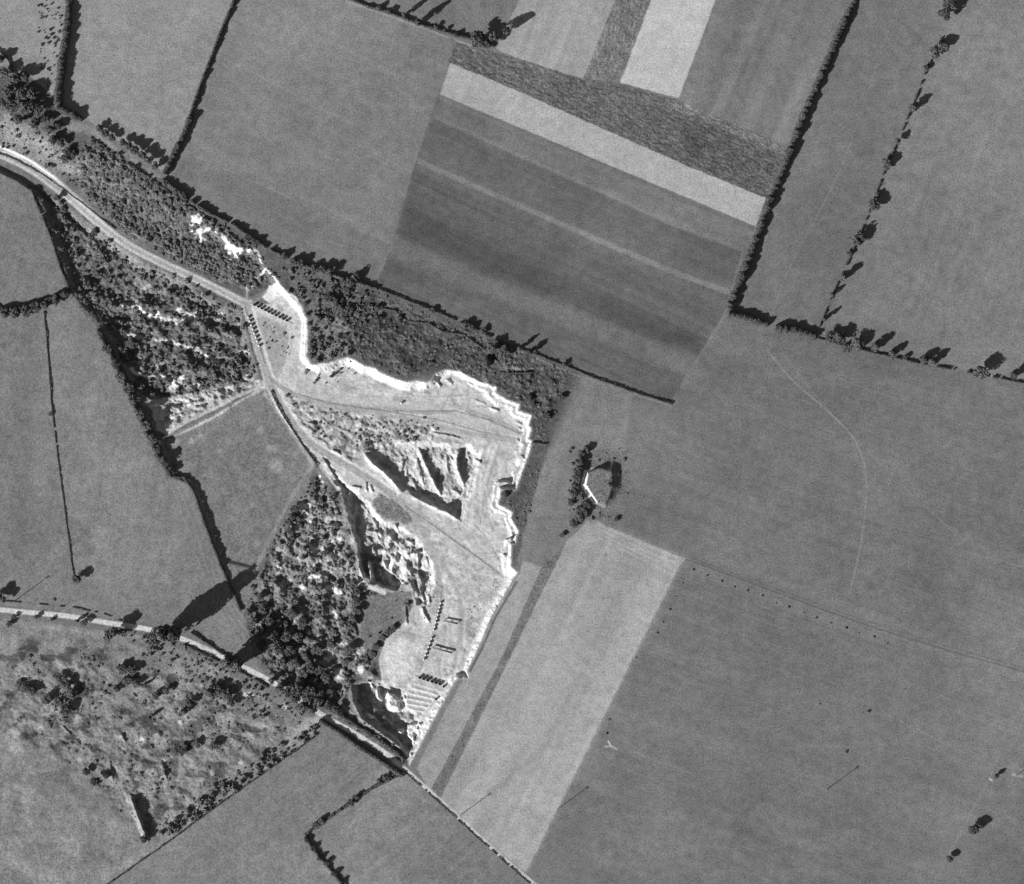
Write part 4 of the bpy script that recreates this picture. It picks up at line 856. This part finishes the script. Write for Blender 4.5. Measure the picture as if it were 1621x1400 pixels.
B += zrow([(440, 410), (560, 450), (600, 465), (560, 560), (500, 575), (488, 560), (488, 505), (460, 465)], 260, 2, 6, 'bush on the slope directly above the white quarry face')
B += zrow([(600, 465), (745, 520), (900, 590), (860, 700), (842, 690), (842, 655), (785, 610), (700, 580), (640, 600), (560, 565)], 620, 1.4, 5.0, 'bush in the dark strip between the striped fields and the quarry', h=0.3)
B += zrow([(120, 390), (170, 370), (260, 425), (385, 485), (400, 560), (415, 600), (300, 624), (235, 634), (200, 575), (160, 510), (115, 465)], 620, 2, 7, 'dark bush in the overgrown old pit west of the road', h=0.75)
B += zrow([(60, 300), (110, 330), (150, 400), (120, 460), (90, 390)], 80, 1.5, 5, 'bush in the rough strip between left pasture and the road', clump=0.35)
B += zrow([(500, 745), (530, 780), (556, 850), (565, 900), (556, 930), (556, 1040), (556, 1080), (540, 1110), (430, 1080), (395, 1010), (395, 940), (430, 850), (465, 800)], 430, 2, 6.5, 'dark bush on the old workings south of the rough pasture', h=0.65)
B += zrow([(566, 935), (645, 935), (650, 965), (625, 1000), (605, 1040), (560, 1070)], 14, 1.5, 3.5, 'bush on the dark grassy hollow inside the quarry', clump=0.5)
B += zrow([(0, 1040), (60, 1010), (330, 1050), (480, 1140), (340, 1268), (240, 1335), (200, 1300), (130, 1230), (30, 1150)], 720, 1.2, 4.8, 'bush scattered over the rough common at bottom left', clump=0.56, h=0.42)
B += zrow([(350, 1235), (420, 1190), (500, 1150), (500, 1162), (430, 1214), (330, 1284), (270, 1325), (250, 1320)], 330, 2.2, 6.5, 'bush in the band above the thin diagonal hedge')
B += zrow([(180, 1000), (260, 1005), (330, 1045), (430, 1095), (490, 1140), (400, 1140), (260, 1060)], 170, 1.5, 4.5, 'bush between the lower road and the rough common')
B += zrow([(520, 1120), (560, 1130), (640, 1196), (630, 1204), (560, 1160)], 60, 1.5, 4, 'bush on the verge below the dark quarry hollow')
B += zrow([(900, 710), (990, 710), (995, 780), (965, 825), (900, 835)], 55, 1.5, 4.5, 'bush on or beside the small mound in the field', clump=0.3, h=0.5)
B += zrow([(845, 705), (868, 705), (835, 820), (820, 880), (800, 790)], 60, 1.2, 4, 'low bush on the dark verge beside the quarry rim', h=0.4)
B += zrow([(500, 590), (560, 570), (570, 590), (530, 615), (490, 608)], 12, 1.5, 3.2, 'lone bush dotted on the white quarry slope', avoid=False)
B += zrow([(450, 625), (530, 650), (700, 672), (690, 700), (600, 700), (560, 722), (520, 712), (480, 680)], 110, 1.2, 4.2, 'small bush on the grey patches of the quarry floor', thr=300, clump=0.45, h=0.5)
B += zrow([(410, 500), (450, 515), (458, 560), (430, 570), (408, 530)], 26, 1.2, 3, 'small bush on the quarry floor beside the wagons', avoid=False, h=0.6)
B += zrow([(640, 1000), (800, 905), (745, 1010), (700, 880)], 40, 0.8, 2, 'tiny tuft on the pale lower quarry floor', thr=300, h=0.4)
B += [(484, 588, 5, 1.8, 'large lone bush on the white quarry slope'), (507, 572, 4, 1.6, 'bush at the foot of the scrub slope'), (523, 596, 3.6, 4.5, 'taller bush with long shadow on the white slope'), (496, 606, 3, 1.0, 'lone bush low on the white slope'), (449, 528, 4, 1.2, 'roundish bush inside the bend of the quarry face'), (461, 534, 3.4, 1.0, 'small bush at the toe of the quarry face'), (580, 704, 7, 2.2, 'spreading bush on the quarry floor above the causeway'), (654, 695, 6, 2.0, 'round bush above the gullied hollow'), (671, 661, 3.4, 1.2, 'bush beside the upper quarry track'), (1374, 1127, 3.4, 1.6, 'lone bush in the empty right-hand field, upper one'), (1340, 1191, 3.2, 1.4, 'lone bush in the empty right-hand field, lower one'), (1297, 1115, 3, 0.5, 'faint low bush in the empty right-hand field'), (83, 951, 4, 1.2, 'lone bush between the pole and the round tree above the lower road')]
B.sort(key=lambda q: -q[2])
KEEP = 285
nb = {}
for (px_, py_, rr, hh, lab) in B[:KEEP]:
    o = link('bush', random.choice(CM['bush']), None, P(px_, py_, float(hz(px_, py_)) + hh * 0.15))
    o.scale = (rr * S, rr * S, hh * 1.15); o.rotation_euler = (0, 0, random.uniform(0, 6.28))
    zs = [q for q in B if q[4] == lab]
    if len(zs) > 3:
        ax, bx_ = min(q[0] for q in zs), max(q[0] for q in zs); ay, by_ = min(q[1] for q in zs), max(q[1] for q in zs)
        cx = ('left', 'middle', 'right')[min(2, int(3 * (px_ - ax) / (bx_ - ax + 1)))]; cy = ('upper', 'central', 'lower')[min(2, int(3 * (py_ - ay) / (by_ - ay + 1)))]
        size = 'large' if rr > 5.6 else ('middling' if rr > 4.8 else 'smaller')
        lab2 = size + ' ' + lab.replace('the ', '').replace('directly ', '') + ', ' + cy + ' ' + cx
    else: lab2 = lab
    tag(o, lab2, 'bush', 'bushes: ' + lab2)
vs, qs, off = [], [], 0
for (px_, py_, rr, hh, lab) in B[KEEP:]:
    v, q = CR['bush'][rng.integers(6)]
    a = rng.uniform(0, 6.28); ca, sa = math.cos(a), math.sin(a)
    v2 = np.stack([(v[:, 0] * ca - v[:, 1] * sa) * rr * S, (v[:, 0] * sa + v[:, 1] * ca) * rr * S, v[:, 2] * hh * 1.15], 1)
    v2 += np.array(P(px_, py_, float(hz(px_, py_)) + hh * 0.15))
    vs.append(v2); qs.append(q + off); off += len(v)
o = link('scrub', npmesh('scrub', np.concatenate(vs), np.concatenate(qs), M_bush))
tag(o, 'dense low scrub and small bushes filling the belts round the quarry', 'scrub', kind='stuff')
print('bushes', len(B))

# ------------------------------------------------------------------ wagons, rails, poles, trestles, heaps
def boxes(lst):
    vs, qs = [], []
    for (x0, x1, y0, y1, z0, z1, tx, ty) in lst:     # tx, ty = taper of the bottom
        o_ = len(vs); cx, cy = (x0 + x1) / 2, (y0 + y1) / 2
        for z, kx, ky in ((z0, tx, ty), (z1, 1, 1)):
            for (a, b_) in ((x0, y0), (x1, y0), (x1, y1), (x0, y1)):
                vs.append((cx + (a - cx) * kx, cy + (b_ - cy) * ky, z))
        qs += [tuple(o_ + k for k in f_) for f_ in ((0, 3, 2, 1), (4, 5, 6, 7), (0, 1, 5, 4), (1, 2, 6, 5), (2, 3, 7, 6), (3, 0, 4, 7))]
    return vs, qs
def tub_mesh():
    # open tapered tub: outer skin, rim, inner skin, floor
    L, Wd, z0, z1, t_ = 1.25, 0.85, 0.55, 1.55, 0.07
    k = 0.62
    ring = lambda l, w_, z: [(-l, -w_, z), (l, -w_, z), (l, w_, z), (-l, w_, z)]
    vs = ring(L * 0.9, Wd * k, z0) + ring(L, Wd, z1) + ring(L - t_, Wd - t_, z1) + ring(L * 0.9 - t_, Wd * k - t_, z0 + 0.08)
    qs = [(3, 2, 1, 0), (12, 13, 14, 15)]
    for r_ in range(3):
        for c in range(4):
            a = r_ * 4 + c; b_ = r_ * 4 + (c + 1) % 4
            qs.append((a, b_, b_ + 4, a + 4))
    v2, q2 = boxes([(-L - 0.04, L + 0.04, -Wd - 0.05, -Wd + 0.0, z1 - 0.1, z1 + 0.02, 1, 1), (-L - 0.04, L + 0.04, Wd, Wd + 0.05, z1 - 0.1, z1 + 0.02, 1, 1)])
    o_ = len(vs); vs += v2; qs += [tuple(x_ + o_ for x_ in q_) for q_ in q2]
    return npmesh('tub', vs, qs, M_iron)
def load_mesh():
    vs, qs = [], []
    nx_, ny_ = 8, 6
    for j in range(ny_ + 1):
        for i in range(nx_ + 1):
            u, v = i / nx_ * 2 - 1, j / ny_ * 2 - 1
            vs.append((u * 1.16, v * 0.76, 1.45 + 0.42 * (1 - u * u) * (1 - v * v) + random.uniform(-0.04, 0.04)))
    for j in range(ny_):
        for i in range(nx_):
            a = j * (nx_ + 1) + i; qs.append((a, a + 1, a + nx_ + 2, a + nx_ + 1))
    return npmesh('load', vs, qs, M_chalk)
def wheel_mesh():
    vs, qs = [], []
    N = 12
    for y, r_ in ((-0.06, 0.26), (0.06, 0.26), (0.06, 0.16), (-0.06, 0.16)):
        for k in range(N):
            a = 2 * PI * k / N; vs.append((math.cos(a) * r_, y, math.sin(a) * r_))
    for s_ in range(4):
        for k in range(N):
            a = s_ * N + k; b_ = s_ * N + (k + 1) % N; c = ((s_ + 1) % 4) * N
            qs.append((a, b_, c + (k + 1) % N, c + k))
    v2, q2 = boxes([(-0.22, 0.22, -0.03, 0.03, -0.03, 0.03, 1, 1), (-0.03, 0.03, -0.03, 0.03, -0.22, 0.22, 1, 1)])
    o_ = len(vs); vs += v2; qs += [tuple(x_ + o_ for x_ in q_) for q_ in q2]
    return npmesh('wheel', vs, qs, M_wheel)
v2, q2 = boxes([(-1.3, 1.3, -0.42, -0.32, 0.36, 0.5, 1, 1), (-1.3, 1.3, 0.32, 0.42, 0.36, 0.5, 1, 1), (-1.42, -1.3, -0.5, 0.5, 0.36, 0.52, 1, 1), (1.3, 1.42, -0.5, 0.5, 0.36, 0.52, 1, 1), (-0.8, -0.65, -0.32, 0.32, 0.37, 0.56, 1, 1), (0.65, 0.8, -0.32, 0.32, 0.37, 0.56, 1, 1)])
MESH = {'tub': tub_mesh(), 'load': load_mesh(), 'chassis': npmesh('chassis', v2, q2, M_iron), 'wheel': wheel_mesh()}
def wagon(px_, py_, ang, label, group, loaded, sc=1.0, name='tub_wagon'):
    e = bpy.data.objects.new(name, None); COL.objects.link(e)
    e.location = P(px_, py_, float(hz(px_, py_)) + 0.18); e.rotation_euler = (0, 0, ang); e.scale = (sc * 0.78, sc * 0.95, sc * 0.85)
    tag(e, label, 'wagon', group)
    link('tub', MESH['tub'], e); link('chassis', MESH['chassis'], e)
    if loaded: link('load', MESH['load'], e)
    for a in (-0.72, 0.72):
        for b_ in (-0.3, 0.3):
            w_ = link('wheel', MESH['wheel'], e); w_.location = (a, b_, 0.27)
    return e
def string(p0, p1, cnt, fmt, group, loaded, sc=1.0):
    ang = math.atan2(-(p1[1] - p0[1]), p1[0] - p0[0])
    for i in range(cnt):
        t_ = i / (cnt - 1)
        t_ += random.uniform(-0.1, 0.1) / cnt
        wagon(p0[0] + (p1[0] - p0[0]) * t_, p0[1] + (p1[1] - p0[1]) * t_, ang + random.uniform(-0.05, 0.05), fmt.format(ORD[i]), group, loaded, sc)
string((391.6, 502), (408.5, 547), 8, '{} white-loaded tub wagon down the string at the road junction', 'loaded string by the road junction', True, 1.0)
string((402, 482), (453.5, 507), 10, '{} empty tub wagon from the left in the slanting string', 'empty string under the white face', False, 1.05)
string((697, 955), (686, 999), 8, '{} wagon down the upper half of the long string', 'upper half of long string', True, 0.95)
string((682.5, 1012), (670.5, 1045), 6, '{} wagon down the lower half of the long string', 'lower half of long string', True, 0.95)
string((664.5, 1074), (696, 1084), 6, '{} empty wagon from the left in the short row above the long beds', 'short row above the beds', False, 1.15)
wagon(634.5, 638.5, 0.5, 'single wagon standing alone on the upper quarry floor by the track', None, True, 1.1)
wagon(690, 1108, 1.0, 'dark wagon beside the rim at the right end of the long beds', None, False, 1.0)
wagon(702.5, 1088, 1.0, 'dark wagon close under the rim right of the short row', None, False, 1.0)

def rail_track(label, pts, gauge=0.75):
    """two rails on sleepers following the pixel path"""
    P3 = []
    for i in range(len(pts) - 1):
        L = math.dist(pts[i], pts[i + 1]) * S; k = max(1, int(L / 1.0))
        for j in range(k):
            t_ = j / k; P3.append((pts[i][0] + (pts[i + 1][0] - pts[i][0]) * t_, pts[i][1] + (pts[i + 1][1] - pts[i][1]) * t_))
    P3.append(pts[-1])
    W3 = [np.array(P(a, b_, float(hz(a, b_)))) for a, b_ in P3]
    o0 = W3[0].copy()
    e = bpy.data.objects.new('rail_track', None); COL.objects.link(e); e.location = o0
    tag(e, label, 'railway track')
    dirs = []
    for i in range(len(W3)):
        d_ = W3[min(i + 1, len(W3) - 1)] - W3[max(i - 1, 0)]; d_[2] = 0; dirs.append(d_ / (np.linalg.norm(d_) + 1e-9))
    for sgn in (-1, 1):
        vs, qs = [], []
        for p_, d_ in zip(W3, dirs):
            nrm = np.array([-d_[1], d_[0], 0]); c = p_ - o0 + nrm * gauge / 2 * sgn
            for a, z in ((-0.05, 0.02), (0.05, 0.02), (0.05, 0.12), (-0.05, 0.12)):
                q_ = c + nrm * a; vs.append((q_[0], q_[1], q_[2] + z))
        for i in range(len(W3) - 1):
            for k in range(4):
                a = i * 4 + k; b_ = i * 4 + (k + 1) % 4; qs.append((a, b_, b_ + 4, a + 4))
        link('rail', npmesh('rail', vs, qs, M_rail), e)
    vs, qs = [], []
    for p_, d_ in zip(W3[::1], dirs[::1]):
        nrm = np.array([-d_[1], d_[0], 0]); c = p_ - o0; o_ = len(vs)
        for z in (-0.08, 0.02):
            for a, b_ in ((-0.65, -0.1), (0.65, -0.1), (0.65, 0.1), (-0.65, 0.1)):
                q_ = c + nrm * a + d_ * b_; vs.append((q_[0], q_[1], q_[2] + z))
        qs += [tuple(o_ + k for k in f_) for f_ in ((4, 5, 6, 7), (0, 1, 5, 4), (1, 2, 6, 5), (2, 3, 7, 6), (3, 0, 4, 7))]
    s_ = link('sleepers', npmesh('sleepers', vs, qs, M_sleeper), e)
rail_track('rails under the loaded wagons beside the road junction', [(386, 484), (391.6, 502), (408.5, 547), (418, 576)])
rail_track('rails under the slanting empty wagons below the white face', [(392, 478), (402, 482), (453.5, 507), (462, 512)])
rail_track('rails of the long wagon string on the lower quarry floor', [(699, 930), (697, 955), (686, 999), (682.5, 1012), (670.5, 1045), (663, 1066)])
rail_track('rails running across the upper quarry floor to the corner face', [(470, 624), (520, 639), (600, 650), (690, 664), (760, 684), (822, 696)])
rail_track('upper pair of rails across the quarry floor', [(560, 645), (640, 652), (720, 651), (770, 664), (826, 688)])
rail_track('rails slanting down the lower quarry floor to the rim', [(640, 802), (690, 836), (740, 872), (792, 910)])
rail_track('rails under the short wagon row above the long beds', [(656, 1071), (664.5, 1074), (696, 1084), (704, 1086)])

def trestle(p0, p1, label, h=2.1, wd=1.5):
    a, b_ = np.array(P(*p0)), np.array(P(*p1)); z = float(hz(*p0)); L = np.linalg.norm(b_ - a)
    e = bpy.data.objects.new('trestle', None); COL.objects.link(e)
    e.location = (a[0], a[1], z); e.rotation_euler = (0, 0, math.atan2(b_[1] - a[1], b_[0] - a[0]))
    tag(e, label, 'trestle')
    v2, q2 = boxes([(0, L, -wd / 2, wd / 2, h - 0.2, h, 1, 1), (0, L, -wd / 2, -wd / 2 + 0.12, h + 0.003, h + 0.15, 1, 1), (0, L, wd / 2 - 0.12, wd / 2, h + 0.003, h + 0.15, 1, 1)])
    link('deck', npmesh('deck', v2, q2, M_wood), e)
    k = max(2, int(L / 5))
    for i in range(k + 1):
        xx = 0.3 + (L - 0.6) * i / k
        v2, q2 = boxes([(xx - 0.1, xx + 0.1, -0.7, -0.5, -0.3, h - 0.2, 1, 1), (xx - 0.1, xx + 0.1, 0.5, 0.7, -0.3, h - 0.2, 1, 1), (xx - 0.08, xx + 0.08, -0.5, 0.5, h * 0.5, h * 0.5 + 0.15, 1, 1)])
        link('leg', npmesh('leg', v2, q2, M_wood), e)
trestle((702, 983.5), (724, 988), 'upper timber trestle right of the long wagon string', 2.0, 1.2)
trestle((684, 1026), (715.5, 1034.5), 'lower timber trestle right of the long wagon string', 1.7, 1.3)

def pole(px_, py_, label, h=11.4):
    h = h * HF
    z = float(hz(px_, py_))
    e = bpy.data.objects.new('telegraph_pole', None); COL.objects.link(e); e.location = P(px_, py_, z)
    tag(e, label, 'telegraph pole')
    v2, q2 = tube([(0, 0, -0.3), (0, 0, h)], [0.30, 0.22], 8)
    v2 += [(0, 0, h + 0.1)]; q2 = q2 + [(8 + k, 8 + (k + 1) % 8, 16, 16) for k in range(0)]
    link('post', npmesh('post', v2, q2, M_wood), e)
    for i, zz in enumerate((h - 0.35, h - 1.1)):
        v2, q2 = boxes([(-1.1, 1.1, 0.24, 0.38, zz - 0.08, zz + 0.08, 1, 1)] + [(xx - 0.09, xx + 0.09, 0.22, 0.40, zz + 0.083, zz + 0.30, 1, 1) for xx in (-0.95, -0.5, 0.5, 0.95)])
        c = link('crossarm', npmesh('crossarm', v2, q2, M_wood), e); c.rotation_euler = (0, 0, -0.9)
pole(24, 950, 'telegraph pole at the left edge above the lower road, casting a thin shadow')
pole(730, 1290, 'telegraph pole in the pale stubble field near the bottom road', 10.6)
pole(883, 1281, 'telegraph pole on the edge of the pale stubble field', 11.0)
pole(1309, 1250, 'telegraph pole in the open right-hand field', 11.4)
pole(1609, 1228, 'telegraph pole on the bare patch at the right edge', 11.4)

def heap_mesh():
    vs = [(0, 0, 0.55)]; qs = []; N = 10
    rings = [(0.45, 0.45), (0.85, 0.2), (1.0, -0.1)]
    for (r_, z) in rings:
        for k in range(N):
            a = 2 * PI * k / N; rr = r_ * random.uniform(0.85, 1.15); vs.append((math.cos(a) * rr, math.sin(a) * rr, z * random.uniform(0.9, 1.1)))
    tri = []
    for k in range(0, N, 2):
        tri.append((0, 1 + k, 1 + (k + 1) % N, 1 + (k + 2) % N))
    for i in range(2):
        for k in range(N):
            a = 1 + i * N + k; b_ = 1 + i * N + (k + 1) % N; tri.append((a, a + N, b_ + N, b_))
    return npmesh('heap', vs, tri, M_heap)
HM = [heap_mesh() for _ in range(3)]
HP = [(1098, 902), (1120, 911), (1143, 920), (1163, 929), (1184, 935), (1207, 943), (1229, 955), (1249, 961), (1273, 970), (1293, 978), (1316, 986), (1340, 994), (1360, 1002), (1384, 1008), (1405, 1019)]
HQ = [(1081, 923), (1071, 944), (1061, 965), (1050, 985), (1041, 1002), (1007, 1041), (965, 1139), (961, 1161)]
for L_, fmt, g_ in ((HP, '{} small dark heap from the left along the faint double track', 'heaps along the double track'), (HQ, '{} small dark heap counting down beside the pale stubble field', 'heaps beside the stubble field')):
    for i, (a, b_) in enumerate(L_):
        o = link('dung_heap', random.choice(HM), None, P(a, b_, float(hz(a, b_)))); sc = random.uniform(0.6, 1.35)
        o.scale = (0.92 * sc, 0.92 * sc, 1.0 * sc); o.rotation_euler = (0, 0, random.uniform(0, 6))
        tag(o, fmt.format(ORD[i]), 'heap', g_)
